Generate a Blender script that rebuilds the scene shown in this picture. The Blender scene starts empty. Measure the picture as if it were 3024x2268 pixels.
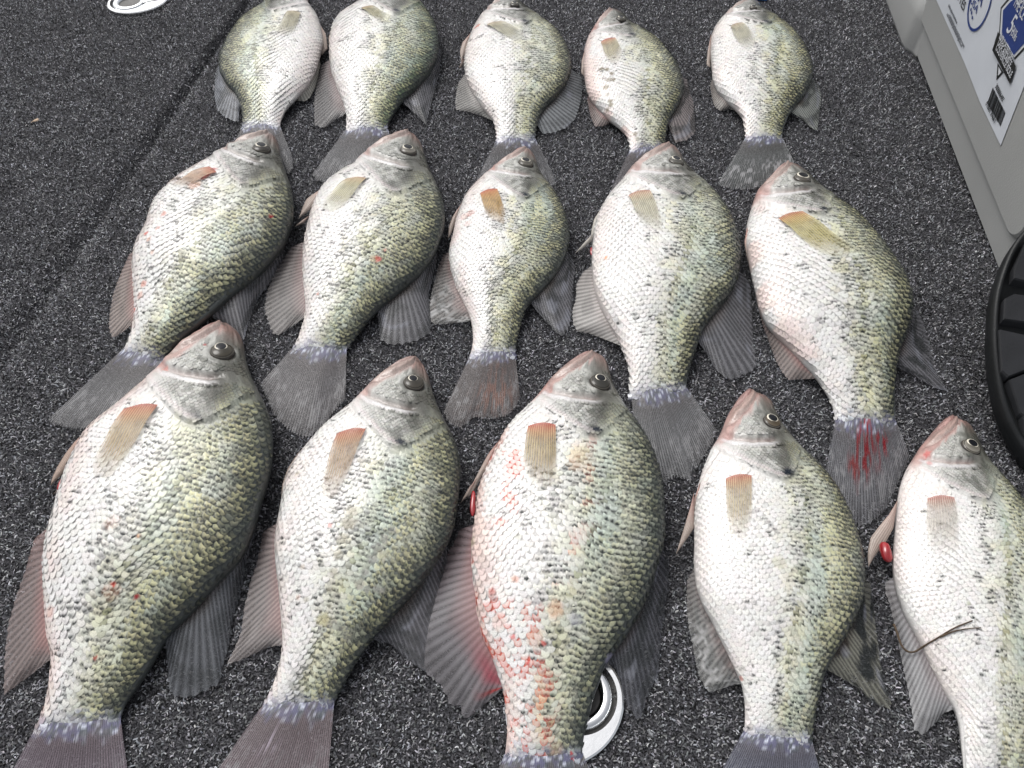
import bpy, math, random
import numpy as np
from mathutils import Vector, Matrix

rng = np.random.default_rng(7)
random.seed(7)
S = bpy.context.scene
COL = S.collection

# ------------------------------------------------------------------ camera, world, sun, exposure
IMW, IMH = 3024.0, 2268.0
FPX, PITCH, CAMH = 2200.0, math.radians(54.0), 0.45
cam_d = bpy.data.cameras.new('camera')
cam_d.sensor_fit = 'HORIZONTAL'; cam_d.sensor_width = 36.0
cam_d.lens = 36.0 * FPX / IMW
cam_d.clip_start = 0.01; cam_d.clip_end = 500.0
cam = bpy.data.objects.new('camera', cam_d); COL.objects.link(cam)
cam.location = (0, 0, CAMH)
cam.rotation_euler = (math.pi / 2 - PITCH, 0, 0)
S.camera = cam

SUN_EL, SUN_AZ = math.radians(56), math.radians(-38)      # azimuth measured from +Y towards +X
world = bpy.data.worlds.new('World'); S.world = world; world.use_nodes = True
wn = world.node_tree.nodes; wl = world.node_tree.links
bg = wn['Background']
sky = wn.new('ShaderNodeTexSky'); sky.sky_type = 'NISHITA'; sky.sun_disc = False
sky.sun_elevation = SUN_EL; sky.sun_rotation = SUN_AZ
sky.air_density = 1.0; sky.dust_density = 6.0; sky.ozone_density = 1.0
hs = wn.new('ShaderNodeHueSaturation'); hs.inputs['Saturation'].default_value = 0.22
wl.new(sky.outputs[0], hs.inputs['Color']); wl.new(hs.outputs[0], bg.inputs[0])
bg.inputs[1].default_value = 0.15
sun_d = bpy.data.lights.new('sun', 'SUN'); sun_d.energy = 0.8; sun_d.angle = math.radians(30)
sun_d.color = (1.0, 0.985, 0.96)
sun = bpy.data.objects.new('sun', sun_d); COL.objects.link(sun)
sd = Vector((math.cos(SUN_EL) * math.sin(SUN_AZ), math.cos(SUN_EL) * math.cos(SUN_AZ), math.sin(SUN_EL)))
sun.rotation_euler = sd.to_track_quat('Z', 'Y').to_euler()
S.view_settings.view_transform = 'Standard'; S.view_settings.look = 'None'
S.view_settings.exposure = 0.12; S.view_settings.gamma = 1.0
S.cycles.max_bounces = 6; S.cycles.transparent_max_bounces = 12

# ------------------------------------------------------------------ photograph pixel <-> place on the deck
CP, SP = math.cos(PITCH), math.sin(PITCH)
def rays(px):
    px = np.atleast_2d(np.asarray(px, float))
    x = (px[:, 0] - IMW / 2) / FPX; y = (IMH / 2 - px[:, 1]) / FPX
    return np.stack([x, CP + y * SP, -SP + y * CP], 1)
def at(px, z=0.0):
    d = rays(px); z = np.broadcast_to(np.asarray(z, float), (len(d),))
    t = (z - CAMH) / d[:, 2]
    p = d * t[:, None]; p[:, 2] += CAMH
    return p
def proj(P):
    P = np.asarray(P, float)
    x, y, z = P[..., 0], P[..., 1], P[..., 2] - CAMH
    dep = y * CP - z * SP; up = y * SP + z * CP
    return np.stack([IMW / 2 + FPX * x / dep, IMH / 2 - FPX * up / dep], -1), dep

# ------------------------------------------------------------------ small helpers
def tag(o, label=None, cat=None, group=None, kind=None):
    if label: o['label'] = label
    if cat: o['category'] = cat
    if group: o['group'] = group
    if kind: o['kind'] = kind
    return o
def empty(name, loc):
    o = bpy.data.objects.new(name, None); COL.objects.link(o); o.location = loc; o.empty_display_size = 0.02
    return o
def sstep(a, b, x):
    t = np.clip((np.asarray(x, float) - a) / (b - a), 0, 1); return t * t * (3 - 2 * t)
def mesh_obj(name, verts, faces, mat, parent=None, col=None, smooth=True, origin=None):
    """verts in world space; faces: list of index arrays (n,3)/(n,4) or list of lists"""
    verts = np.asarray(verts, float)
    org = np.zeros(3)
    if parent is not None:
        q = parent
        while q is not None:
            org = org + np.array(q.location); q = q.parent
    if origin is not None:
        org_here = np.asarray(origin, float)
    else:
        org_here = verts.mean(0)
    loc = org_here - org
    v = verts - org_here
    me = bpy.data.meshes.new(name)
    if isinstance(faces, np.ndarray): faces = [faces]
    arrs = [f for f in faces if isinstance(f, np.ndarray)]
    if arrs and len(arrs) == len(faces):
        me.vertices.add(len(v)); me.vertices.foreach_set('co', v.astype(np.float32).ravel())
        loops = np.concatenate([f.ravel() for f in arrs]).astype(np.int32)
        tot = np.concatenate([np.full(len(f), f.shape[1]) for f in arrs]).astype(np.int32)
        st = np.concatenate([[0], np.cumsum(tot)[:-1]]).astype(np.int32)
        me.loops.add(len(loops)); me.loops.foreach_set('vertex_index', loops)
        me.polygons.add(len(tot)); me.polygons.foreach_set('loop_start', st); me.polygons.foreach_set('loop_total', tot)
        me.update(calc_edges=True)
    else:
        me.from_pydata([tuple(p) for p in v], [], [list(map(int, f)) for f in faces])
    me.validate()
    if smooth: me.polygons.foreach_set('use_smooth', np.ones(len(me.polygons), bool))
    if col is not None:
        c = np.asarray(col, np.float32)
        if c.shape[1] == 3: c = np.concatenate([c, np.ones((len(c), 1), np.float32)], 1)
        a = me.color_attributes.new('Col', 'FLOAT_COLOR', 'POINT'); a.data.foreach_set('color', c.ravel())
    if mat: me.materials.append(mat)
    o = bpy.data.objects.new(name, me); COL.objects.link(o)
    o.location = loc
    if parent is not None: o.parent = parent
    return o
def grid_faces(nu, nv, off=0, flip=False):
    i, j = np.meshgrid(np.arange(nu - 1), np.arange(nv - 1), indexing='ij')
    a = (i * nv + j).ravel() + off
    f = np.stack([a, a + nv, a + nv + 1, a + 1], 1)
    return f[:, ::-1].copy() if flip else f
_lat = rng.random((64, 64))
def vnoise(x, y):
    x = np.asarray(x, float); y = np.asarray(y, float)
    xi = np.floor(x).astype(int); yi = np.floor(y).astype(int)
    fx = x - xi; fy = y - yi; fx = fx * fx * (3 - 2 * fx); fy = fy * fy * (3 - 2 * fy)
    g = lambda a, b: _lat[a % 64, b % 64]
    return (g(xi, yi) * (1 - fx) * (1 - fy) + g(xi + 1, yi) * fx * (1 - fy) + g(xi, yi + 1) * (1 - fx) * fy + g(xi + 1, yi + 1) * fx * fy)
def arc(P):
    d = np.linalg.norm(np.diff(P, axis=0), axis=1); return np.concatenate([[0], np.cumsum(d)])
def resamp(P, n, t=None):
    P = np.asarray(P, float); s = arc(P); s = s / s[-1]
    t = np.linspace(0, 1, n) if t is None else t
    return np.stack([np.interp(t, s, P[:, k]) for k in range(P.shape[1])], 1)
def gsmooth(P, sig):
    n = int(3 * sig) + 1; k = np.exp(-0.5 * (np.arange(-n, n + 1) / sig) ** 2); k /= k.sum()
    out = np.empty_like(P)
    for c in range(P.shape[1]):
        a = P[:, c]
        ext = np.concatenate([2 * a[0] - a[n:0:-1], a, 2 * a[-1] - a[-2:-n - 2:-1]])
        out[:, c] = np.convolve(ext, k, 'valid')
    out[0], out[-1] = P[0], P[-1]
    return out

# ------------------------------------------------------------------ materials
def new_mat(name):
    m = bpy.data.materials.new(name); m.use_nodes = True
    nt = m.node_tree; b = nt.nodes['Principled BSDF']
    return m, nt, b
def plain(name, rgb, rough=0.5, metal=0.0, noise=0.0, nscale=40, bump=0.0, bscale=200, spec=0.5, coat=0.0):
    m, nt, b = new_mat(name)
    b.inputs['Base Color'].default_value = (*rgb, 1); b.inputs['Roughness'].default_value = rough
    b.inputs['Metallic'].default_value = metal; b.inputs['Specular IOR Level'].default_value = spec
    b.inputs['Coat Weight'].default_value = coat
    tc = nt.nodes.new('ShaderNodeTexCoord')
    if noise:
        n = nt.nodes.new('ShaderNodeTexNoise'); n.inputs['Scale'].default_value = nscale; n.inputs['Detail'].default_value = 5
        nt.links.new(tc.outputs['Object'], n.inputs['Vector'])
        r = nt.nodes.new('ShaderNodeMapRange'); r.inputs[1].default_value = .3; r.inputs[2].default_value = .7
        r.inputs[3].default_value = 1 - noise; r.inputs[4].default_value = 1 + noise
        nt.links.new(n.outputs[0], r.inputs[0])
        mx = nt.nodes.new('ShaderNodeVectorMath'); mx.operation = 'SCALE'; mx.inputs[0].default_value = rgb
        nt.links.new(r.outputs[0], mx.inputs['Scale']); nt.links.new(mx.outputs[0], b.inputs['Base Color'])
    if bump:
        n2 = nt.nodes.new('ShaderNodeTexNoise'); n2.inputs['Scale'].default_value = bscale; n2.inputs['Detail'].default_value = 3
        nt.links.new(tc.outputs['Object'], n2.inputs['Vector'])
        bp = nt.nodes.new('ShaderNodeBump'); bp.inputs['Strength'].default_value = bump; bp.inputs['Distance'].default_value = 0.001
        nt.links.new(n2.outputs[0], bp.inputs['Height']); nt.links.new(bp.outputs[0], b.inputs['Normal'])
    return m
def col_mat(name, rough=0.3, metal=0.0, spec=0.5, coat=0.0, bump=0.0, bscale=900, alpha=False, var=0.0, vscale=1500, sss=0.0):
    m, nt, b = new_mat(name)
    at_ = nt.nodes.new('ShaderNodeAttribute'); at_.attribute_name = 'Col'
    tc = nt.nodes.new('ShaderNodeTexCoord')
    src = at_.outputs['Color']
    if var:
        n = nt.nodes.new('ShaderNodeTexNoise'); n.inputs['Scale'].default_value = vscale; n.inputs['Detail'].default_value = 3
        nt.links.new(tc.outputs['Object'], n.inputs['Vector'])
        r = nt.nodes.new('ShaderNodeMapRange'); r.inputs[1].default_value = .3; r.inputs[2].default_value = .7
        r.inputs[3].default_value = 1 - var; r.inputs[4].default_value = 1 + var
        nt.links.new(n.outputs[0], r.inputs[0])
        mx = nt.nodes.new('ShaderNodeVectorMath'); mx.operation = 'SCALE'
        nt.links.new(src, mx.inputs[0]); nt.links.new(r.outputs[0], mx.inputs['Scale']); src = mx.outputs[0]
    nt.links.new(src, b.inputs['Base Color'])
    b.inputs['Roughness'].default_value = rough; b.inputs['Metallic'].default_value = metal
    b.inputs['Specular IOR Level'].default_value = spec; b.inputs['Coat Weight'].default_value = coat
    b.inputs['Coat Roughness'].default_value = 0.16
    if sss:
        b.inputs['Subsurface Weight'].default_value = sss; b.inputs['Subsurface Radius'].default_value = (0.002, 0.001, 0.0007)
        b.inputs['Subsurface Scale'].default_value = 1.0
    if bump:
        n2 = nt.nodes.new('ShaderNodeTexNoise'); n2.inputs['Scale'].default_value = bscale; n2.inputs['Detail'].default_value = 4
        nt.links.new(tc.outputs['Object'], n2.inputs['Vector'])
        bp = nt.nodes.new('ShaderNodeBump'); bp.inputs['Strength'].default_value = bump; bp.inputs['Distance'].default_value = 0.0006
        nt.links.new(n2.outputs[0], bp.inputs['Height']); nt.links.new(bp.outputs[0], b.inputs['Normal'])
        if coat: nt.links.new(bp.outputs[0], b.inputs['Coat Normal'])
    if alpha:
        out = nt.nodes['Material Output']; tr = nt.nodes.new('ShaderNodeBsdfTransparent'); mix = nt.nodes.new('ShaderNodeMixShader')
        nt.links.new(at_.outputs['Alpha'], mix.inputs[0]); nt.links.new(tr.outputs[0], mix.inputs[1]); nt.links.new(b.outputs[0], mix.inputs[2])
        nt.links.new(mix.outputs[0], out.inputs[0])
    return m
M_SKIN = col_mat('fish_skin', rough=0.30, spec=0.24, coat=0.55, bump=0.7, bscale=420, var=0.10, vscale=900)
M_SCALE = col_mat('fish_scale', rough=0.24, metal=0.04, spec=0.26, coat=0.06, bump=0.3, bscale=1200, var=0.16, vscale=1800)
M_FIN = col_mat('fish_fin', rough=0.42, spec=0.25, coat=0.05, alpha=True, var=0.15, vscale=1500)
M_EYE = col_mat('fish_eye', rough=0.10, spec=0.3, coat=0.1)
M_GUT = plain('raw_red_tissue', (0.30, 0.02, 0.025), 0.18, spec=0.6, coat=0.6, noise=0.25, nscale=200)
M_PILE = col_mat('carpet_fibre', rough=0.85, spec=0.15)

# ------------------------------------------------------------------ the carpeted deck and the hatch lid beside it
def carpet_base_mat():
    m, nt, b = new_mat('carpet_backing')
    tc = nt.nodes.new('ShaderNodeTexCoord')
    n = nt.nodes.new('ShaderNodeTexNoise'); n.inputs['Scale'].default_value = 900; n.inputs['Detail'].default_value = 2
    nt.links.new(tc.outputs['Object'], n.inputs['Vector'])
    cr = nt.nodes.new('ShaderNodeValToRGB'); e = cr.color_ramp.elements
    e[0].position = .35; e[0].color = (0.006, 0.006, 0.007, 1); e[1].position = .75; e[1].color = (0.11, 0.11, 0.12, 1)
    nt.links.new(n.outputs[0], cr.inputs[0]); nt.links.new(cr.outputs[0], b.inputs['Base Color'])
    b.inputs['Roughness'].default_value = 0.9; b.inputs['Specular IOR Level'].default_value = 0.1
    bp = nt.nodes.new('ShaderNodeBump'); bp.inputs['Strength'].default_value = 0.6; bp.inputs['Distance'].default_value = 0.001
    nt.links.new(n.outputs[0], bp.inputs['Height']); nt.links.new(bp.outputs[0], b.inputs['Normal'])
    return m
M_CARPET = carpet_base_mat()
seamA = at([(735, -10)])[0]; seamB = at([(-60, 1150)])[0]
sdv = (seamB - seamA)[:2]; sdv /= np.linalg.norm(sdv)            # runs from far to near
snv = np.array([-sdv[1], sdv[0]])                                # to the right of travel or left?
if (np.array([0.0, 0.4]) - seamA[:2]) @ snv < 0: snv = -snv      # points towards the fish
def seam_dist(xy): return (xy - seamA[:2]) @ snv
def groove(d, t):
    # t: 0 far .. 1 near: the gap is crisp far off and softer and wider near the camera
    w = 0.0045 + 0.006 * np.clip(t, 0, 1)
    return -0.0085 * np.exp(-(d / w) ** 2) * (1 - 0.35 * np.clip(t, 0, 1))
def deck_z(xy):
    t = ((xy - seamA[:2]) @ sdv) / np.linalg.norm((seamB - seamA)[:2])
    return groove(seam_dist(xy), t)
def carpet_sheet(name, sign):
    ds = np.concatenate([np.linspace(0.0002, 0.03, 22), [0.05, 0.1, 0.3, 0.8, 2.0]]) * sign
    ts = np.linspace(-1.5, 2.5, 60)
    L = 0.9
    D, T = np.meshgrid(ds, ts, indexing='ij')
    xy = seamA[:2] + D[..., None] * snv + (T * L)[..., None] * sdv
    z = deck_z(xy.reshape(-1, 2))
    v = np.concatenate([xy.reshape(-1, 2), z[:, None]], 1)
    f = grid_faces(len(ds), len(ts))
    n = np.cross(v[f[0, 1]] - v[f[0, 0]], v[f[0, 2]] - v[f[0, 0]])
    if n[2] < 0: f = f[:, ::-1].copy()
    o = mesh_obj(name, v, f, M_CARPET, origin=(0, 0, 0))
    return tag(o, kind='structure')
tag(carpet_sheet('carpeted_deck', 1), 'dark grey flecked carpet covering the boat deck under the fish')
tag(carpet_sheet('carpeted_hatch_lid', -1), 'dark grey flecked carpet on the hatch lid at the left')

LA = at([(1668, 2086)])[0]; LB = at([(410, 8)])[0]
LATCH_SPOTS = [(LA[0], LA[1], .029), (LB[0], LB[1], .029)]
def fibres(n):
    c = at([(-120, -120), (3144, -120), (3144, 2400), (-120, 2400)])
    y0, y1 = c[2, 1] - 0.02, c[0, 1] + 0.02
    y = rng.uniform(y0, y1, n * 3); x = rng.uniform(c[0, 0], c[1, 0], n * 3)
    half = np.interp(y, [c[2, 1], c[0, 1]], [c[2, 0], c[1, 0]]) + 0.02
    # keep them denser close to the camera, where single fibres can be seen
    keep = (np.abs(x) < half) & (rng.random(n * 3) < np.interp(y, [y0, y1], [1.0, 0.55]))
    x, y = x[keep][:n], y[keep][:n]
    for (cx, cy, cr) in LATCH_SPOTS:
        k_ = (x - cx) ** 2 + (y - cy) ** 2 > (cr * 1.0) ** 2; x, y = x[k_], y[k_]
    n = len(x)
    xy = np.stack([x, y], 1)
    z0 = deck_z(xy)
    az = rng.uniform(0, 2 * math.pi, n); L = rng.uniform(0.0012, 0.0028, n); w = rng.uniform(0.00026, 0.00050, n)
    d0 = np.stack([np.cos(az), np.sin(az)], 1); az2 = az + rng.normal(0, 1.0, n); d1 = np.stack([np.cos(az2), np.sin(az2)], 1)
    p0 = np.concatenate([xy, (z0 - 0.0002)[:, None]], 1)
    h1 = rng.uniform(0.0005, 0.0016, n); h2 = h1 + rng.uniform(-0.0006, 0.0007, n)
    p1 = np.concatenate([xy + d0 * (L * .5)[:, None], (z0 + h1)[:, None]], 1)
    p2 = np.concatenate([xy + d0 * (L * .5)[:, None] + d1 * (L * .5)[:, None], (z0 + np.maximum(h2, 0.0002))[:, None]], 1)
    s0 = np.stack([-d0[:, 1], d0[:, 0], rng.normal(0, .5, n)], 1) * w[:, None]
    s1 = np.stack([-d1[:, 1], d1[:, 0], rng.normal(0, .5, n)], 1) * w[:, None]
    V = np.stack([p0 - s0, p0 + s0, p1 - s0 * .5 - s1 * .5, p1 + s0 * .5 + s1 * .5, p2 - s1 * .7, p2 + s1 * .7], 1).reshape(-1, 3)
    b = np.arange(n) * 6
    F = np.concatenate([np.stack([b, b + 1, b + 3, b + 2], 1), np.stack([b + 2, b + 3, b + 5, b + 4], 1)])
    r = rng.random(n)
    g = np.where(r < .30, rng.uniform(.010, .04, n), np.where(r < .85, rng.uniform(.10, .25, n), rng.uniform(.25, .42, n)))
    g = g * (.35 + 1.3 * vnoise(x * 420, y * 620))
    g = g * (0.8 + 0.4 * vnoise(x * 45, y * 45))
    tint = np.stack([g * rng.uniform(.95, 1.03, n), g * rng.uniform(.97, 1.03, n), g * rng.uniform(1.0, 1.12, n)], 1)
    C = np.repeat(tint, 6, 0)
    o = mesh_obj('carpet_pile', V, F, M_PILE, col=C, smooth=False, origin=(0, 0, 0))
    tag(o, 'curly grey, black and white fibres of the carpet pile', kind='stuff')
fibres(340000)

# ------------------------------------------------------------------ fish
GROUP = 'crappie laid out in three rows on the carpet'
NU, NT, NB = 190, 72, 14

class Fish: pass

A_OP = ([-1.0, -.8, -.5, -.2, .05, .2, .35, .5, .7, .9], [.60, .70, .82, .93, 1.02, 1.04, .98, .86, .74, .66])
def build_fish(D):
    F = Fish(); F.D = D
    B = gsmooth(resamp(D['belly'], NU), 2.0); K = gsmooth(resamp(D['back'], NU), 2.0)
    u = np.linspace(0, 1, NU); F.u = u
    zmid = np.full(NU, 0.010)
    prof = np.interp(u, [0, .015, .04, .09, .16, .25, .36, .50, .62, .75, .88, 1.0], [.10, .30, .44, .60, .78, .93, 1.0, .98, .86, .62, .40, .12])
    for _ in range(5):
        b = at(B, zmid); k = at(K, zmid)
        wid = np.linalg.norm(b[:, :2] - k[:, :2], axis=1)
        hmax = D.get('thick', 0.165) * wid.max()
        h = np.minimum(prof * hmax, 0.62 * np.maximum(wid, 0.006))
        h = gsmooth(h[:, None], 2.5)[:, 0]
        lift = D.get('lift', 0.0) * (1 - sstep(0, .35, u))
        zmid = 0.78 * h + 0.0012 + 0.12 * (hmax - h) * (1 - .6 * sstep(.8, 1, u)) * sstep(0.0, .08, u) + lift
    F.h, F.zmid, F.hmax = h, zmid, hmax
    b = at(B, zmid); k = at(K, zmid)
    F.b, F.k = b, k
    c = (b + k) / 2; half = (k - b) / 2
    F.W = wid.max()
    phi = np.linspace(0, math.pi, NT)
    v = -np.cos(phi); F.v = v
    top = np.sin(phi) ** 0.88 * (1 + 0.10 * (-v) * (1 - v * v))
    sharp = 1 - 0.12 * np.clip(v, 0, 1) ** 2
    Pt = c[:, None, :] + half[:, None, :] * v[None, :, None]
    Pt[:, :, 2] = zmid[:, None] + h[:, None] * (top * sharp)[None, :]
    # ---- where the pectoral fin roots decides the head's length
    F.P = Pt; F.pt_px, _ = proj(Pt)
    pb = np.array(D['pec_base'], float) if 'pec_base' in D else None
    F.up = D.get('up', 0.33)
    if pb is not None:
        uv = surf_uv(F, pb.mean(0)[None, :])[0]; F.up = float(np.clip(uv[0], .2, .42))
    U, V = np.meshgrid(u, v, indexing='ij'); a = U / F.up
    # ---- relief of the head: gill cover, cheek fold, jaw, eye socket
    disp = np.zeros_like(U); hs_ = F.W / 0.11
    aop = np.interp(V, *A_OP)
    fade = sstep(-.98, -.8, V) * (1 - sstep(.75, .95, V))
    dd = a - aop
    disp += fade * np.where(dd < 0, 0.0010 * np.exp(dd / 0.08), -0.0010 * np.exp(-dd / 0.16)) * hs_
    apre = np.interp(V, [-1, -.6, -.2, .2, .6], [.50, .60, .645, .64, .58])
    f2 = sstep(-.95, -.75, V) * (1 - sstep(.25, .55, V))
    disp -= f2 * 0.0024 * np.exp(-((a - apre) / .022) ** 2) * hs_
    disp += f2 * 0.0011 * np.exp(-((a - apre + .06) / .04) ** 2) * hs_
    disp -= f2 * 0.0013 * np.exp(-((a - apre - .075 - .03 * V) / .016) ** 2) * hs_
    asub = aop - .10 - .05 * np.clip(-V, 0, 1)
    disp -= fade * (1 - sstep(-.1, .2, V)) * 0.0006 * np.exp(-((a - asub) / .02) ** 2) * hs_
    # maxilla: a plate from the snout back and down to below the eye
    lm = a - np.interp(V, [-1, -.75, -.4, 0, .4], [.46, .42, .34, .20, .10])
    f3 = sstep(-.9, -.7, V) * (1 - sstep(.1, .45, V)) * (a < .6)
    disp -= f3 * 0.0020 * np.exp(-(lm / .020) ** 2) * hs_
    disp += f3 * 0.0013 * np.exp(-((lm + .07) / .05) ** 2) * hs_
    lj = a - np.interp(V, [-1, -.5, 0, .4], [.30, .16, .06, .02])
    disp -= f3 * 0.0016 * np.exp(-(lj / .014) ** 2) * hs_
    disp += (1 - sstep(.75, 1.0, a - aop + .95)) * 0.0007 * (vnoise(U * 46 + D['seed'], V * 13) - .5) * hs_
    F.a, F.aop, F.apre, F.lm, F.lj = a, aop, apre, lm, lj
    F.dents = (0.0026 * (vnoise(U * 4.0 + D['seed'] * 1.7, V * 2.2 + D['seed']) - .5) + 0.0004 * (vnoise(U * 13 + D['seed'], V * 6) - .5)) * sstep(.3, .45, U)
    nrm = normals(Pt)
    if nrm[NU // 2, NT // 2, 2] < 0: nrm = -nrm
    Pt = Pt + nrm * (disp + F.dents)[..., None] * sstep(0.0, .06, 1 - np.abs(V))[..., None]
    F.P, F.N = Pt, nrm; F.pt_px, F.dep = proj(Pt)
    if pb is not None:
        m_ = pb.mean(0); aw = np.array(D['pec'], float).mean(0) - m_; aw /= np.linalg.norm(aw); hw = np.linalg.norm(pb[1] - pb[0]) / 2
        uvb = surf_uv(F, (m_ - aw * hw * .45)[None])[0]; F.pbp = evalg(F.P, F, uvb[0], uvb[1]); _, dp_ = proj(F.pbp); F.pbr = hw * dp_ / FPX
        ds_ = np.linalg.norm(F.P - F.pbp, axis=2) / F.pbr
        F.P = F.P + F.N * (0.0013 * hs_ * np.exp(-(ds_ / .75) ** 4))[..., None]
        F.marks0 = (F.pbp, F.pbr * .85, np.array([.72, .68, .64]), .8)
    # eye socket
    if 'eye' in D:
        euv = surf_uv(F, np.array([D['eye'][:2]], float))[0]
        F.euv = euv; F.ep = evalg(F.P, F, euv[0], euv[1]); F.en = evalg(F.N, F, euv[0], euv[1]); F.en /= np.linalg.norm(F.en)
        _, dep = proj(F.ep); F.er = D['eye'][2] * dep / FPX
        dist = np.linalg.norm(F.P - F.ep, axis=2)
        F.P = F.P + F.N * ((-0.0012 * np.exp(-(dist / (F.er * 1.0)) ** 4) + 0.0008 * np.exp(-((dist - F.er * 1.25) / (F.er * .25)) ** 2)) * hs_)[..., None]
    else: F.ep = None
    F.pt_px, F.dep = proj(F.P)
    # ---- marks on the skin, each at its own place on the body
    F.marks = [F.marks0] if pb is not None else []
    for mk in D.get('marks', []):
        uv = surf_uv(F, np.array([mk[:2]], float))[0]; p = evalg(F.P, F, uv[0], uv[1]); _, dep = proj(p)
        F.marks.append((p, mk[2] * dep / FPX, np.array(mk[3]), mk[4] if len(mk) > 4 else 1.0))
    base = at(np.array([D['belly'][len(D['belly']) // 2]]), 0)[0]
    mid = F.P[NU // 2, NT // 2].copy(); mid[2] = 0
    root = empty('crappie', mid); tag(root, D['label'], 'fish', GROUP)
    F.root = root
    # ---- body mesh: ring = top half + flat lower half
    phb = np.linspace(0, math.pi, NB + 2)[1:-1][::-1]
    vb = -np.cos(phb)
    Pb = c[:, None, :] + half[:, None, :] * vb[None, :, None]
    hb = np.minimum(0.80 * h, zmid - 0.0006)
    Pb[:, :, 2] = zmid[:, None] - hb[:, None] * (np.sin(phb) ** 0.75)[None, :]
    ring = np.concatenate([F.P, Pb], 1); nr = NT + NB
    i, j = np.meshgrid(np.arange(NU - 1), np.arange(nr), indexing='ij')
    A = (i * nr + j).ravel(); Bq = (i * nr + (j + 1) % nr).ravel()
    f = np.stack([A, A + nr, Bq + nr, Bq], 1)
    vv = ring.reshape(-1, 3)
    extra = [vv, ring[0].mean(0)[None] , ring[-1].mean(0)[None]]
    nb_ = len(vv); vv = np.concatenate(extra)
    jj = np.arange(nr)
    t0 = np.stack([np.full(nr, nb_), jj, (jj + 1) % nr], 1); t1 = np.stack([np.full(nr, nb_ + 1), (NU - 1) * nr + (jj + 1) % nr, (NU - 1) * nr + jj], 1)
    nn = np.cross(vv[f[:, 1]] - vv[f[:, 0]], vv[f[:, 2]] - vv[f[:, 0]]).reshape(NU - 1, nr, 3)
    F.flip = nn[NU // 2, NT // 2, 2] < 0
    if F.flip: f = f[:, ::-1].copy(); t0 = t0[:, ::-1].copy(); t1 = t1[:, ::-1].copy()
    Ub = np.repeat(u[:, None], nr, 1); Vb = np.concatenate([np.repeat(v[None], NU, 0), np.repeat(vb[None], NU, 0)], 1)
    colr = pigment(F, Ub.ravel(), Vb.ravel(), ring.reshape(-1, 3), body=True)
    colr = np.concatenate([colr, colr[:1], colr[-1:]])
    F.vv_n = nb_
    mesh_obj('body', vv, [f, t0, t1], M_SKIN, root, colr)
    scales(F)
    if F.ep is not None: eye(F)
    fins(F)
    return F

def normals(P):
    du = np.gradient(P, axis=0); dv = np.gradient(P, axis=1)
    n = np.cross(du, dv); n /= np.linalg.norm(n, axis=2, keepdims=True) + 1e-12
    return n
def evalg(G, F, u, v):
    x = np.clip(np.asarray(u) * (NU - 1), 0, NU - 1.001); y = np.clip(np.arccos(np.clip(-np.asarray(v), -1, 1)) / math.pi * (NT - 1), 0, NT - 1.001)
    i = np.floor(x).astype(int); j = np.floor(y).astype(int); fx = (x - i)[..., None]; fy = (y - j)[..., None]
    return G[i, j] * (1 - fx) * (1 - fy) + G[i + 1, j] * fx * (1 - fy) + G[i, j + 1] * (1 - fx) * fy + G[i + 1, j + 1] * fx * fy
def surf_uv(F, px):
    out = []
    for p in np.atleast_2d(px):
        d = ((F.pt_px - p) ** 2).sum(2)
        i, j = np.unravel_index(np.argmin(d), d.shape)
        u, ph = i / (NU - 1), j / (NT - 1)
        for _ in range(4):
            f = lambda a, b: evalg(F.pt_px, F, np.clip(a, 0, 1), -math.cos(np.clip(b, 0, 1) * math.pi))
            e = .004; c0 = f(u, ph); J = np.stack([(f(u + e, ph) - f(u - e, ph)) / (2 * e), (f(u, ph + e) - f(u, ph - e)) / (2 * e)], 1)
            try: dl = np.linalg.solve(J, p - c0)
            except Exception: break
            dl = np.clip(dl, -.02, .02); u = float(np.clip(u + dl[0], 0, 1)); ph = float(np.clip(ph + dl[1], .004, .996))
        out.append((u, -math.cos(ph * math.pi)))
    return np.array(out)

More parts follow.
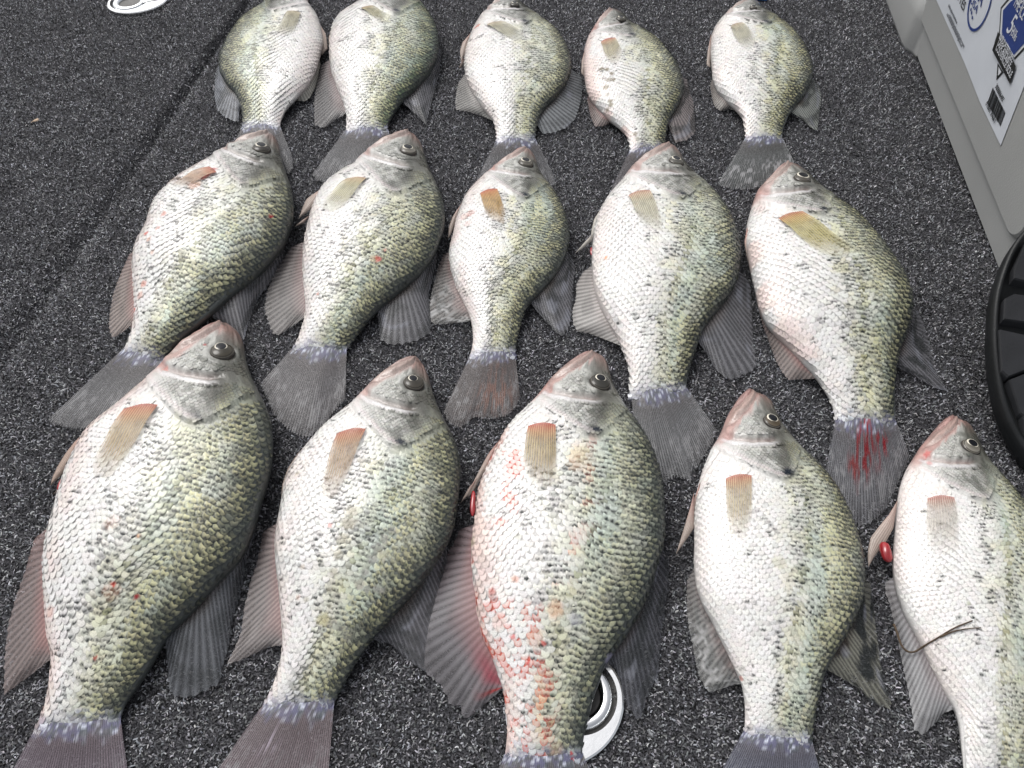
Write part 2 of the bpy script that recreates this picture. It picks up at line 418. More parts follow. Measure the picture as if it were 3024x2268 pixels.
WHITE = np.array([.72, .71, .69]); SILV = np.array([.56, .58, .50]); YEL = np.array([.70, .67, .43]); OLV = np.array([.20, .21, .145]); DARK = np.array([.026, .030, .030])
PINK = np.array([.52, .33, .30]); BROWN = np.array([.30, .19, .16]); CHEEK = np.array([.46, .46, .43]); LAV = np.array([.17, .17, .27]); BLOOD = np.array([.42, .03, .03])
GOLD = np.array([.64, .61, .34]); TAIL = np.array([.13, .12, .125])
def mixc(a, b, t): t = np.clip(np.asarray(t), 0, 1)[..., None]; return a * (1 - t) + b * t
def pigment(F, u, v, P, body=False, ring=None, rnd=None, spot=None):
    """colour of the skin, some sheen and highlights painted in; ring: 0 at a scale's middle .. 1 at its rim"""
    D = F.D; sd_ = D['seed']; a = u / F.up
    olive = D.get('olive', 1.0)
    nz = vnoise(u * 14 + sd_, v * 5 + sd_ * 1.7); nz2 = vnoise(u * 34 + sd_ * 2, v * 11)
    vv = v + 0.22 * (nz - .5) + .08 * (nz2 - .5)
    vshift = D.get('vshift', 0.0)
    tail = sstep(.55, .95, u)
    c = np.broadcast_to(WHITE, u.shape + (3,)).copy() * D.get('white', 1.0)
    c = mixc(c, SILV, sstep(-.35, .25, vv - vshift + .25 * tail) * .75)
    c = mixc(c, YEL, (sstep(.35, .75, nz2) * .45 + .25 * tail) * sstep(-.4, .2, vv - vshift) * D.get('yellow', 1.0) * (1 - sstep(.5, .9, vv)))  # yellow also carries the flank's sheen, painted into the colour
    grn = D.get('green', np.array([.56, .59, .47])); c = mixc(c, grn, .60 * sstep(.05, .50, vv - vshift + .10 * tail))
    teal = sstep(.45, .75, vnoise(u * 6 + sd_ * 4, v * 3 + 1)) * sstep(.0, .3, vv - vshift) * (1 - sstep(.6, .9, vv)); c = mixc(c, np.array([.40, .53, .50]), .45 * teal * D.get('teal', .8))  # blue-green iridescent sheen painted in as patches
    bk = sstep(.46, .92, vv - vshift + .12 * tail) * olive
    c = mixc(c, OLV * D.get('olvmul', 1.0), bk * .88)
    dk = sstep(.36, .90, vv - vshift + .14 * tail)
    if ring is not None:
        gold = sstep(.22, .50, vv - vshift + .10 * tail) * (1 - sstep(.1, .6, ring)) * D.get('gold', 1.0) * sstep(.30, .6, vnoise(u * 50 + sd_, v * 17 + 2) * .5 + nz * .5)
        c = mixc(c, GOLD, gold * .62)
        c = mixc(c, c * np.array([.58, .55, .55]), ring ** 3 * (.40 + .25 * dk))
        c = mixc(c, DARK, (.30 * sstep(0, .2, ring) + .70 * sstep(.2, .7, ring)) * dk * .97)
    elif body:
        c = mixc(c, c * .55, sstep(.95, 1.1, a) * .6); c = mixc(c, DARK, dk * sstep(.95, 1.1, a) * .8)
    # fine dark dust thickening to the back
    c = mixc(c, DARK, .6 * sstep(.55, .70, vnoise(u * 95 + sd_, v * 40)) * dk * (1 - .3 * D.get('vshift', 0)))
    # dark ridge along the back
    c = mixc(c, DARK * 1.8, sstep(.80, .97, v) * .8)
    # lateral line: a thin darker thread
    vl = .42 - .34 * sstep(.25, .75, u)
    c = mixc(c, c * np.array([.5, .5, .38]), .85 * np.exp(-((v - vl) / .026) ** 2) * sstep(.25, .45, vnoise(u * 60, v * 3 + sd_)) * sstep(1.0, 1.15, a))
    if spot is not None: c = mixc(c, DARK, spot)
    # head
    bl = .03 + .22 * sstep(.1, .5, v) + .06 * (1 - sstep(-.6, -.3, v)); hd = 1 - sstep(-bl - .02, bl + .02, a - np.interp(v, *A_OP) + .10 * (nz2 - .5) * sstep(.1, .4, v))
    hc = np.broadcast_to(CHEEK, u.shape + (3,)).copy() * (.8 + .5 * vnoise(u * 70 + sd_, v * 24)[..., None])
    hc = mixc(hc, np.array([.062, .060, .048]), sstep(-.05, .50, v + .35 * (nz - .5)) * .90)
    hc = mixc(hc, np.array([.62, .62, .60]), .5 * sstep(.60, .74, vnoise(u * 85 + sd_ * 5, v * 22)) * (1 - sstep(-.1, .25, v)))
    hc = mixc(hc, np.array([.10, .105, .09]), sstep(.50, .66, vnoise(u * 75 + sd_, v * 15)) * .6 * sstep(-.45, .1, v))
    hc = mixc(hc, WHITE * .95, (1 - sstep(-.65, -.15, v)) * sstep(.35, .8, a) * .8)
    pk = D.get('pink', 1.0)
    jaw = 1 - sstep(-.05, .06, a - np.interp(v, [-1, -.75, -.4, 0, .4, 1], [.66, .60, .40, .24, .15, .10]) + .12 * (nz2 - .5))
    hc = mixc(hc, PINK * (.72 + .5 * vnoise(u * 60 + 7, v * 9 + sd_))[..., None], pk * jaw * .85)
    hc = mixc(hc, np.array([.36, .20, .18]), pk * (1 - sstep(.06, .26, a)) * .6)
    hc = mixc(hc, BROWN * .75, (1 - sstep(.12, .36, a)) * sstep(.05, .6, v) * .85)
    cre = np.exp(-((a - np.interp(v, [-1, -.6, -.2, .2, .6], [.50, .60, .645, .64, .58])) / .022) ** 2) * (1 - sstep(.15, .45, v)) * sstep(-.95, -.8, v)
    hc = mixc(hc, np.array([.42, .24, .23]), .35 * pk * cre)
    cre2 = np.exp(-((a - np.interp(v, [-1, -.6, -.2, .2, .6], [.50, .60, .645, .64, .58]) - .045) / .016) ** 2) * (1 - sstep(.15, .45, v)) * sstep(-.95, -.8, v)
    hc = mixc(hc, np.array([.74, .71, .72]), .8 * cre2)  # pale highlight beside the cheek fold, painted into the colour
    mem = np.exp(-((a - np.interp(v, *A_OP) + .035) / .022) ** 2) * (1 - sstep(.15, .4, v)) * sstep(-.95, -.7, v)
    hc = mixc(hc, np.array([.70, .62, .62]), .65 * mem)
    fj = sstep(-.95, -.8, v) * (1 - sstep(.15, .45, v))
    ljp = a - np.interp(v, [-1, -.5, 0, .4], [.30, .16, .06, .02]) + .02 * (nz2 - .5); lmp = a - np.interp(v, [-1, -.75, -.4, 0, .4], [.46, .42, .34, .20, .10]) + .03 * (nz2 - .5)
    hc = mixc(hc, np.array([.38, .29, .25]), .55 * fj * sstep(0, .03, ljp) * (1 - sstep(-.02, .02, lmp)))
    hc = mixc(hc, np.array([.16, .08, .075]), .75 * fj * np.exp(-(ljp / .014) ** 2))
    hc = mixc(hc, np.array([.20, .13, .12]), .55 * fj * np.exp(-((lmp - .012) / .012) ** 2)); hc = mixc(hc, np.array([.60, .52, .48]), .6 * fj * np.exp(-((lmp + .022) / .014) ** 2))
    hc = mixc(hc, np.array([.05, .048, .04]), .8 * np.exp(-(((a - .115) / .022) ** 2 + ((v - .42) / .10) ** 2)) * (F.ep is not None))
    c = mixc(c, hc * .88, hd)
    # black spot on the gill flap
    pd = ((a - .985) / .035) ** 2 + ((v - .23) / .085) ** 2
    c = mixc(c, np.array([.015, .02, .03]), D.get('earspot', 1.0) * np.exp(-pd * (0.6 + 1.2 * nz2)) * 1.1)
    # base of the tail: bare lavender skin, pale sparkles painted into its colour
    tb = sstep(.945, .985, u + .03 * (nz2 - .5) + .012 * (1 - v * v))
    lav = mixc(LAV, np.array([.60, .63, .70]), sstep(.52, .62, vnoise(u * 150, v * 30 + sd_)))
    lav = mixc(lav, DARK * 3, (vnoise(u * 90 + 9, v * 16 + sd_) > .66) * .7)
    c = mixc(c, lav, tb * .65)
    # pink wash
    c = mixc(c, c * np.array([1.0, .80, .76]), D.get('wash', 0.3) * (1 - sstep(-.97, -.55, v)) * sstep(.3, .6, nz))
    if D.get('raw', 0) and (body or ring is not None):
        rr = sstep(1.0, 1.1, a) * sstep(.56, .72, vnoise(u * 40 + 3, v * 13 + sd_)) * (1 - sstep(-.1, .35, v)) * sstep(.45, .6, vnoise(u * 7, v * 3 + 5))
        c = mixc(c, np.array([.62, .13, .09]), rr * D['raw'] * (.22 + .70 * (ring if ring is not None else 1)))
        c = mixc(c, np.array([.70, .45, .26]), sstep(1.05, 1.2, a) * D['raw'] * .4 * sstep(.62, .8, vnoise(u * 12 + 8, v * 5 + 2)) * (1 - sstep(0, .4, np.abs(v + .1))))
    for (p, r, mc, st) in F.marks:
        d = np.linalg.norm(P - p, axis=-1) / r
        d = d * (.75 + .5 * vnoise(P[..., 0] * 900, P[..., 1] * 900))
        c = mixc(c, mc, (1 - sstep(.55, 1.0, d)) * st)
    return np.clip(c, .004, .9)

# a scale: rounded free edge towards the tail, root tucked under the one in front
_th = np.linspace(-math.radians(108), math.radians(108), 9)
_rx, _ry = 0.66 * np.cos(_th) + 0.04, 0.57 * np.sin(_th)
SC_X = np.concatenate([[0.10], 0.5 * _rx[::2] + .03, 0.84 * _rx + .012, _rx])
SC_Y = np.concatenate([[0.0], 0.5 * _ry[::2], 0.84 * _ry, _ry])
SC_X = SC_X * 1.22
SC_R = np.concatenate([[0.0], np.full(5, .15), np.full(9, .35), np.full(9, 1.0)])
SC_H = np.concatenate([[.032], np.full(5, .031), np.full(9, .028), np.full(9, .003)]) + 0.028 * np.clip(SC_X, -.3, 1)
_f = [(0, 1 + q, 2 + q) for q in range(4)]
for q in range(4): _f += [(1 + q, 6 + 2 * q, 7 + 2 * q), (1 + q, 7 + 2 * q, 2 + q), (2 + q, 7 + 2 * q, 8 + 2 * q)]
for q in range(8): _f += [(6 + q, 15 + q, 16 + q), (6 + q, 16 + q, 7 + q)]
SC_F = np.array(_f)
def scales(F):
    D = F.D; sd_ = D['seed']
    c = (F.b + F.k) / 2; s_arc = arc(c); L = s_arc[-1]; NVt = 60
    s0 = F.W / D.get('nsc', 25)
    U_, V_, SZ, HD = [], [], [], []
    def lattice(sz, u0, head):
        s = u0 * L; row = 0
        while s < L * .992:
            uu = np.interp(s, s_arc / 1.0, F.u)
            sz_u = sz * (1 - .18 * sstep(.6, 1.0, uu))
            ph = np.linspace(.02, .98, NVt); vv = -np.cos(ph * math.pi)
            line = evalg(F.P, F, np.full(NVt, uu), vv); al = arc(line)
            mid = np.interp(0, vv, al)
            k = np.arange(-40, 41) + (.5 if row % 2 else 0)
            pos = mid + k * sz_u
            pos = pos[(pos > al[0] + sz_u * .2) & (pos < al[-1] - sz_u * .2)]
            pos = pos + sz_u * (1.1 * (vnoise(np.full(len(pos), uu * 9 + sd_ * 3), pos / F.W * 7) - .5) + rng.normal(0, .05, len(pos)))
            v = np.interp(pos, al, vv)
            uj = np.clip(uu + (rng.normal(0, .06, len(v)) + 1.5 * (vnoise(np.full(len(v), uu * 7 + sd_), v * 3.5 + sd_) - .5)) * sz_u / L, 0, .999); vj = v
            a = uj / F.up; dop = a - np.interp(vj, *A_OP)
            if head:
                ok = (dop < -.02) & (a > np.interp(vj, [-1, -.5, 0, .4, .7], [.9, .45, .33, .42, .30])) & (vj > -.55) & (vj < .92)
                if F.ep is not None:
                    pp = evalg(F.P, F, uj, vj); ok &= np.linalg.norm(pp - F.ep, axis=1) > F.er * 1.5
                ok &= np.abs(a - np.interp(vj, [-1, -.6, -.2, .2, .6], [.50, .60, .645, .64, .58])) > .055
            else:
                ok = dop > .03
            U_.append(uj[ok]); V_.append(vj[ok]); SZ.append(np.full(ok.sum(), sz_u)); HD.append(np.full(ok.sum(), float(head)))
            s += sz_u * .70; row += 1
            if head and uu > F.up * 1.05: break
    lattice(s0, .10, False)
    lattice(s0 * .62, .04, True)
    u = np.concatenate(U_); v = np.concatenate(V_); sz = np.concatenate(SZ); hd = np.concatenate(HD); n = len(u)
    e = .004
    P = evalg(F.P, F, u, v); N = evalg(F.N, F, u, v); N /= np.linalg.norm(N, axis=1, keepdims=True)
    Tu = evalg(F.P, F, np.clip(u + e, 0, 1), v) - evalg(F.P, F, np.clip(u - e, 0, 1), v)
    # follow the length of the body rather than the converging flow lines
    ax = evalg(np.repeat(np.gradient(c, axis=0)[:, None, :], NT, 1), F, u, v)
    Tu = Tu / np.linalg.norm(Tu, axis=1, keepdims=True) * .85 + ax / np.linalg.norm(ax, axis=1, keepdims=True) * .15
    Tu -= N * (Tu * N).sum(1, keepdims=True); Tu /= np.linalg.norm(Tu, axis=1, keepdims=True)
    Tv = np.cross(N, Tu)
    # small tilt of each scale so that no two catch the sky alike
    tl = rng.normal(0, .022, n); tl2 = rng.normal(0, .026, n)
    sx = sz * rng.uniform(.95, 1.05, n) * (1 - .3 * sstep(.85, .98, np.abs(v)))
    X = sx[:, None] * SC_X[None]; Y = sx[:, None] * SC_Y[None]
    lift = D.get('relief', 1.0) * np.where(hd > 0, .45, 1.0) * (1 - .8 * sstep(.72, .96, np.abs(v)))
    H = sz[:, None] * (SC_H[None] * lift[:, None] + 0.04 + tl[:, None] * SC_X[None] + tl2[:, None] * SC_Y[None])
    # sink with the curve of the body
    VV = P[:, None] + Tu[:, None] * X[..., None] + Tv[:, None] * Y[..., None] + N[:, None] * H[..., None]
    W = len(SC_X)
    uu = u[:, None] + X / L; vv = np.repeat(v[:, None], W, 1)
    # dark flecks sit just inside the free edge of single scales, in loose clusters
    dens = D.get('flecks', 1.0)
    cl = vnoise(u * 22 + sd_ * 3.1, v * 7 + sd_); cl2 = vnoise(u * 60 + sd_, v * 26)
    vs = v - D.get('vshift', 0.0) + .22 * sstep(.55, .9, u)
    pr = np.interp(vs, [-1, -.5, -.25, -.05, .2, .45, .7, 1], [.08, .18, .32, .48, .60, .70, .78, .80]) * (.72 + .28 * dens)
    clus = .5 + (cl - .5) * .95 + (cl2 - .5) * .35 + (rng.random(n) - .5) * .22
    flag = sstep(-.02, .05, pr - (1.02 - clus) * .92) * (hd < .5) * rng.uniform(.8, 1.1, n)
    cx = rng.uniform(.40, .66, n)[:, None]; cy = rng.normal(0, .12, n)[:, None]
    spot = 1.2 * flag[:, None] * np.exp(-((SC_X[None] - cx) / rng.uniform(.16, .26, n)[:, None]) ** 2 - ((SC_Y[None] - cy) / rng.uniform(.35, .65, n)[:, None]) ** 2) * rng.uniform(.5, 1.8, (n, W))
    ring = np.repeat(SC_R[None], n, 0)
    col = pigment(F, np.clip(uu, 0, 1), vv, VV, ring=ring, spot=spot)
    tone = (1 + rng.normal(0, .045, n))[:, None, None]
    irid = rng.random(n)[:, None, None]
    col = col * tone * (1 + .05 * np.sin(irid * 6.28 + np.array([0, 2.1, 4.2])) * .25)
    col = np.where(hd[:, None, None] > 0, col * (1.12 - .62 * ring[..., None]), col)
    col = np.clip(col, .004, .92)
    base = (np.arange(n) * W)[:, None, None]
    Fc = (SC_F[None] + base).reshape(-1, 3)
    t = np.cross(VV[:, SC_F[0, 1]] - VV[:, SC_F[0, 0]], VV[:, SC_F[0, 2]] - VV[:, SC_F[0, 0]])
    if np.mean((t * N).sum(1)) < 0: Fc = Fc[:, ::-1].copy()
    o = mesh_obj('scales', VV.reshape(-1, 3), Fc, M_SCALE, F.root, col.reshape(-1, 3))
    tag(o, kind='stuff')

def disc_dome(F, name, centre, n, r, hgt, colf, parent, rings=6, seg=24, squash=1.0, dirn=None):
    n = n / np.linalg.norm(n)
    t = np.array([0, 1.0, 0]) if dirn is None else dirn
    t = t - n * (t @ n); t /= np.linalg.norm(t); b = np.cross(n, t)
    vs, cs, fs = [centre + n * hgt], [colf(0.0)], []
    for q in range(1, rings + 1):
        rr = q / rings
        for s in range(seg):
            an = 2 * math.pi * s / seg
            vs.append(centre + (t * math.cos(an) * squash + b * math.sin(an)) * r * rr + n * hgt * (math.sqrt(max(0, 1 - rr * rr)) if rr < 1 else -.15))
            cs.append(colf(rr))
    for s in range(seg): fs.append([0, 1 + s, 1 + (s + 1) % seg])
    for q in range(rings - 1):
        o0, o1 = 1 + q * seg, 1 + (q + 1) * seg
        for s in range(seg): s2 = (s + 1) % seg; fs.append([o0 + s, o1 + s, o1 + s2, o0 + s2])
    return mesh_obj(name, vs, fs, M_EYE, parent, np.array(cs))
def eye(F):
    D = F.D; r = F.er; n = F.en * .75 + np.array([0, 0, .35]); n /= np.linalg.norm(n)
    ex, ey, er = D['eye'][:3]
    iris = np.array(D.get('iris', (.16, .15, .12))); 
    def icol(q):
        if q > .93: return np.array([.05, .045, .04])
        if q > .86: return np.array([.10, .092, .075]) * D.get('eyering', 1.0)
        if q > .78: return np.array([.02, .018, .016])
        return iris * .45 * (0.5 + .8 * q * q)
    e = disc_dome(F, 'eye', F.ep, n, r, r * .42, icol, F.root, rings=16)
    # pupil, set towards the snout as the eye is turned
    pp = np.array(D.get('pupil', (ex - er * .15, ey - er * .15)), float)
    uv = surf_uv(F, pp[None])[0]; off = evalg(F.P, F, uv[0], uv[1]) - F.ep
    off -= n * (off @ n)
    m = np.linalg.norm(off)
    if m > r * .3: off *= r * .3 / m
    zc = math.sqrt(max(.1, 1 - (np.linalg.norm(off) / r) ** 2)) * r * .42
    def pcol(q): return np.array([.66, .62, .52]) * D.get('pring', 1.0) if q > .82 else np.array([.010, .011, .014])
    disc_dome(F, 'pupil', F.ep + off + n * (zc - r * .06), n, r * D.get('pup', .54) * 1.12, r * .12, pcol, e, rings=12)

def fin_sheet(F, name, base, outer, colf, nray=18, rows=9, ridge=0.00028, rag=0.05, sag=0.0, tmap=None, tilt=None):
    """base, outer: world polylines of equal sense; rays run from base to outer"""
    n = nray * 2 + 1; t = np.linspace(0, 1, n)
    bs = resamp(base, n); to = t if tmap is None else np.interp(t, *tmap)
    ou = resamp(outer, n, to)
    seed = rng.random(n)
    rag_f = 1 - rag * np.where(np.arange(n) % 2 == 0, seed * .5, .5 + seed * .5)
    rag_f[0] = rag_f[-1] = 1
    ou = bs + (ou - bs) * rag_f[:, None]
    w = np.linspace(0, 1, rows)
    G = bs[:, None] * (1 - w)[None, :, None] + ou[:, None] * w[None, :, None]
    G[:, :, 2] += sag * np.sin(w * math.pi)[None] 
    amp = np.where(np.arange(n) % 2 == 0, 1.0, -1.0)
    G[:, :, 2] += (amp[:, None] * ridge * np.sin(np.clip(w * 1.2 + .1, 0, 1) * math.pi)[None]) + 0.0012 * (vnoise(t[:, None] * 5 + F.D['seed'], w[None] * 2) - .5) * w[None]
    T, Wd = np.meshgrid(t, w, indexing='ij')
    rayf = np.repeat((amp > 0).astype(float)[:, None], rows, 1)
    C = colf(T, Wd, rayf)
    low = G.copy(); low[:, :, 2] -= 0.0004
    f = grid_faces(n, rows)
    vs = G.reshape(-1, 3)
    nn = np.cross(vs[f[:, 1]] - vs[f[:, 0]], vs[f[:, 2]] - vs[f[:, 0]])
    if nn[:, 2].mean() < 0: f = f[:, ::-1].copy()
    return mesh_obj(name, vs, f, M_FIN, F.root, C.reshape(-1, 4))

def rgba(c, al): 
    al = np.broadcast_to(np.asarray(al, float), c.shape[:-1]); return np.concatenate([np.clip(c, .003, .9), np.clip(al, 0, 1)[..., None]], -1)
def fins(F):
    D = F.D; sd_ = D['seed']
    def edge_base(p0, p1, side):
        uv = []
        for p in (p0, p1):
            px, _ = proj(F.b if side < 0 else F.k); uv.append(np.argmin(((px - np.array(p)) ** 2).sum(1)))
        i0, i1 = sorted(uv); i1 = max(i1, i0 + 3); i1 = min(i1, NU - 1)
        e = (F.b if side < 0 else F.k)[i0:i1 + 1]; o = (F.k if side < 0 else F.b)[i0:i1 + 1]
        e = e + (o - e) * .035
        e = e.copy(); e[:, 2] *= .92
        if uv[0] > uv[1]: e = e[::-1]
        return e
    def place_outer(pts, zb, ze=0.0035):
        P = at(pts, ze); return P
    # ---- anal and dorsal fins
    for nm, side in (('anal_fin', -1), ('dorsal_fin', 1)):
        pts = D['anal'] if side < 0 else D['dorsal']
        base = edge_base(pts[0], pts[-1], side)
        out = at(pts[1:-1], D.get('fz', 0.0035))
        out = np.concatenate([base[:1], out, base[-1:]]) 
        ac = D.get('anal_col', (.46, .43, .41)); dc = np.array(D.get('dors_col', (.115, .115, .125))) * .85
        aa = D.get('anal_a', .60); da = D.get('dors_a', .76); ap = D.get('anal_pink', .5)
        def colf(T, W, R, side=side):
            if side < 0:
                c = np.broadcast_to(np.array(ac), T.shape + (3,)).copy()
                c = c * .85; c = mixc(c, c * .40, (1 - R) * .6); c = mixc(c, c * .55, sstep(.5, .75, vnoise(T * 6 + sd_, W * 5)) * .5)
                c = mixc(c, np.array([.50, .22, .20]), ap * ((1 - sstep(0, .55, W)) * .7 + .3 * (1 - sstep(0.0, .5, T))))
                for (mt, mw, mr, mc) in D.get('anal_marks', []):
                    c = mixc(c, np.array(mc), np.exp(-((T - mt) ** 2 + (W - mw) ** 2) / mr ** 2))
                if D.get('anal_spots'):
                    sp = (vnoise(T * 40 + sd_, W * 9) > .58) * sstep(.3, .6, T) * sstep(.2, .5, W)
                    c = mixc(c, np.array([.55, .55, .55]), sp * .8); c = mixc(c, DARK * 2, (vnoise(T * 30, W * 7 + sd_) > .6) * .5 * sstep(.2, .5, T))
                return rgba(c, aa * (.70 + .35 * R) + .25 * (1 - W))
            c = np.broadcast_to(np.array(dc), T.shape + (3,)).copy()
            c = mixc(c, c * 2.1 + .02, R * .55)
            band = sstep(.50, .66, vnoise(T * 9 + sd_, W * 6 + T * 7))
            c = mixc(c, DARK * .9, band * D.get('dors_band', .55))
            c = mixc(c, np.array([.30, .31, .36]), sstep(.74, .9, vnoise(T * 7 + sd_ * 3, W * 6)) * .5)
            c = mixc(c, np.array([.10, .07, .05]), (1 - sstep(0, .25, W)) * .6)
            return rgba(c, da * (.58 + .42 * R) + .15 * (1 - W))
        fin_sheet(F, nm, base, out, colf, nray=28, rows=16, rag=.05, ridge=.00018)
    # ---- tail
    cd = D['caudal']        # corner, lobe edge points ..., corner ; 'cl' gives the index span of the free edge
    i0, i1 = D['cl']
    b0 = F.b[-9] + (F.k[-9] - F.b[-9]) * .015; b1 = F.k[-9] + (F.b[-9] - F.k[-9]) * .015
    q = np.linspace(0, 1, 12)[:, None]
    axis = (F.b[-1] + F.k[-1]) / 2 - (F.b[-12] + F.k[-12]) / 2; axis /= np.linalg.norm(axis)
    base = b0 * (1 - q) + b1 * q + axis * (np.sin(q * math.pi) * np.linalg.norm(b1 - b0) * .10)
    base[:, 2] = F.zmid[-9] + F.h[-9] * np.sin(np.clip(q[:, 0], .04, .96) * math.pi) ** .9 - .0002
    out = at(cd[i0:i1 + 1], .0035)
    tc = np.array(D.get('tail_col', (.105, .10, .105))) * np.array([.80, .84, .84])
    def colt(T, W, R):
        c = np.broadcast_to(tc, T.shape + (3,)).copy()
        c = mixc(c, c * 2.6 + .03, R * (.22 + .45 * W) * (.4 + .9 * vnoise(T * 60 + sd_, W * 5)))
        c = mixc(c, np.array([.12, .095, .095]), (1 - sstep(0.05, .5, W)) * .35)
        lavm = (1 - sstep(.08, .20, W + .22 * (vnoise(T * 16 + sd_, W * 20) - .5)))
        lv = mixc(LAV * .8, np.array([.55, .58, .68]), sstep(.55, .68, vnoise(T * 38 + sd_, W * 55)))  # pale glitter on the lavender is painted into the colour
        lv = mixc(lv, DARK * 3, (vnoise(T * 30 + sd_, W * 50 + 4) > .62) * .8)
        c = mixc(c, lv, lavm * (.4 + .8 * vnoise(T * 12 + sd_, W * 14)))
        sp = sstep(.58, .70, vnoise(T * 44 + sd_, W * 15)) * sstep(.35, .7, W)
        c = mixc(c, np.array([.36, .36, .37]), sp * D.get('tail_spots', .45))
        for (mt, mw, mr, mc) in D.get('tail_marks', []):
            dd = ((T - mt) ** 2 + ((W - mw) * .7) ** 2) / mr ** 2 * (.4 + 1.2 * vnoise(T * 40, W * 14))
            c = mixc(c, np.array(mc), np.exp(-dd) * 1.5 * sstep(.42, .60, vnoise(T * 55 + mt * 9, W * 9)))
        return rgba(c, D.get('tail_a', .80) * (.62 + .38 * R) + .3 * (1 - sstep(0, .3, W)) - .25 * sstep(.75, 1, W))
    fin_sheet(F, 'tail_fin', base, out, colt, nray=44, rows=26, rag=.06, ridge=.00022)
    # ---- pectoral fin, draped over the flank
    if 'pec' in D:
        b0, b1 = np.array(D['pec_base'], float); tips = np.array(D['pec'], float)
        nr, rows = 13, 12; n = nr * 2 + 1
        t = np.linspace(0, 1, n); w = np.linspace(0, 1, rows)
        mid = (b0 + b1) / 2; away = tips.mean(0) - mid; away /= np.linalg.norm(away)
        bp = b0[None] * (1 - t[:, None]) + b1[None] * t[:, None] - away[None] * (np.sin(t * math.pi) * 0.10 * np.linalg.norm(b1 - b0))[:, None]
        op = resamp(tips, n); op = bp + (op - bp) * (1 - .16 * np.abs(2 * t - 1) ** 3 + .05 * rng.normal(0, .5, n) * (np.arange(n) % 2))[:, None]
        G = bp[:, None] * (1 - w)[None, :, None] + op[:, None] * w[None, :, None]
        amp = np.where(np.arange(n) % 2 == 0, 1.0, -1.0)
        uv = surf_uv(F, G.reshape(-1, 2))
        P3 = evalg(F.P, F, uv[:, 0], uv[:, 1]); N3 = evalg(F.N, F, uv[:, 0], uv[:, 1]); N3 /= np.linalg.norm(N3, axis=1, keepdims=True)
        if D.get('pec_free'):
            ofs = np.array(D['pec_free'])
        Wd = np.repeat(w[None], n, 0).ravel(); Tt = np.repeat(t[:, None], rows, 1).ravel(); R = np.repeat((amp > 0).astype(float)[:, None], rows, 1).ravel()
        s0 = F.W / 27
        hgt = s0 * .22 + .0006 + np.repeat(amp[:, None], rows, 1).ravel() * .00022 + .0013 * np.sin(np.clip(Wd * 1.6, 0, 1) * math.pi)
        # stay exactly under the pixel seen: move along the normal is small
        V = P3 + N3 * hgt[:, None]
        if 'pec_out' in D:   # folded forward, its tip in the air off the belly
            for idx in range(len(V)):
                g = G.reshape(-1, 2)[idx]; d = np.linalg.norm(F.pt_px.reshape(-1, 2) - g, axis=1).min()
                if d > 6: V[idx] = at([g], D['pec_out'])[0]
        pc = np.array(D.get('pec_col', (.42, .36, .22)))
        c = np.broadcast_to(pc, (len(V), 3)).copy()
        c = c * 1.12; c = mixc(c, c * np.array([.50, .45, .38]), (1 - R) * .75); c = mixc(c, c * .5, sstep(.62, .72, vnoise(Tt * 8 + sd_, Wd * 14)) * .5)
        c = mixc(c, np.array([.30, .05, .05]), D.get('pec_red', .9) * (1 - sstep(.06, .15, Wd + .05 * R)))
        c = mixc(c, np.array([.50, .16, .09]), D.get('pec_red', .9) * (1 - sstep(.12, .36, Wd)) * .35)
        al = D.get('pec_a', .82) * (.58 + .42 * R) * (1 - D.get('pec_fade', .80) * sstep(.45, 1, Wd)) + .3 * (1 - sstep(.1, .25, Wd))
        f = grid_faces(n, rows)
        nn = np.cross(V[f[:, 1]] - V[f[:, 0]], V[f[:, 2]] - V[f[:, 0]])
        if nn[:, 2].mean() < 0: f = f[:, ::-1].copy()
        mesh_obj('pectoral_fin', V, f, M_FIN, F.root, rgba(c, al))
    # ---- pelvic fins: narrow leaves lying along the belly edge
    for pl in D.get('pelvic', []):
        pts = np.array(pl, float); root_px = pts[0]
        pxb, _ = proj(F.b); ib = np.argmin(((pxb - root_px) ** 2).sum(1))
        zr = F.zmid[ib] + .25 * F.h[ib]
        tip_i = int(np.argmax(np.linalg.norm(pts - root_px, axis=1)))
        A_ = np.concatenate([pts[:tip_i + 1]]); B_ = np.concatenate([pts[:1], pts[:tip_i - 1:-1]])
        A_ = resamp(A_, 14); B_ = resamp(B_, 14)
        w = np.linspace(0, 1, 13)
        G = A_[:, None] * (1 - w)[None, :, None] + B_[:, None] * w[None, :, None]
        z = np.repeat((zr * (1 - .55 * np.linspace(0, 1, 14)))[:, None], 13, 1) + .0003 * (np.arange(13) % 2)[None] + .0012 * np.sin(np.linspace(0, 1, 13) * math.pi)[None]
        V = at(G.reshape(-1, 2), z.ravel())
        T = np.repeat(np.linspace(0, 1, 14)[:, None], 13, 1); R = np.repeat((np.arange(13) % 2)[None].astype(float), 14, 0)
        c = np.broadcast_to(np.array(D.get('pelv_col', (.58, .48, .42))), T.shape + (3,)).copy()
        c = mixc(c, np.array([.60, .30, .26]), (1 - sstep(0, .6, T)) * D.get('pelv_pink', .5)); c = c * .8; c = mixc(c, c * .55, R * .7)
        f = grid_faces(14, 13); nn = np.cross(V[f[:, 1]] - V[f[:, 0]], V[f[:, 2]] - V[f[:, 0]])
        if nn[:, 2].sum() < 0: f = f[:, ::-1].copy()
        mesh_obj('pelvic_fin', V, f, M_FIN, F.root, rgba(c, .95 - .25 * R * sstep(.2, .8, T)).reshape(-1, 4))
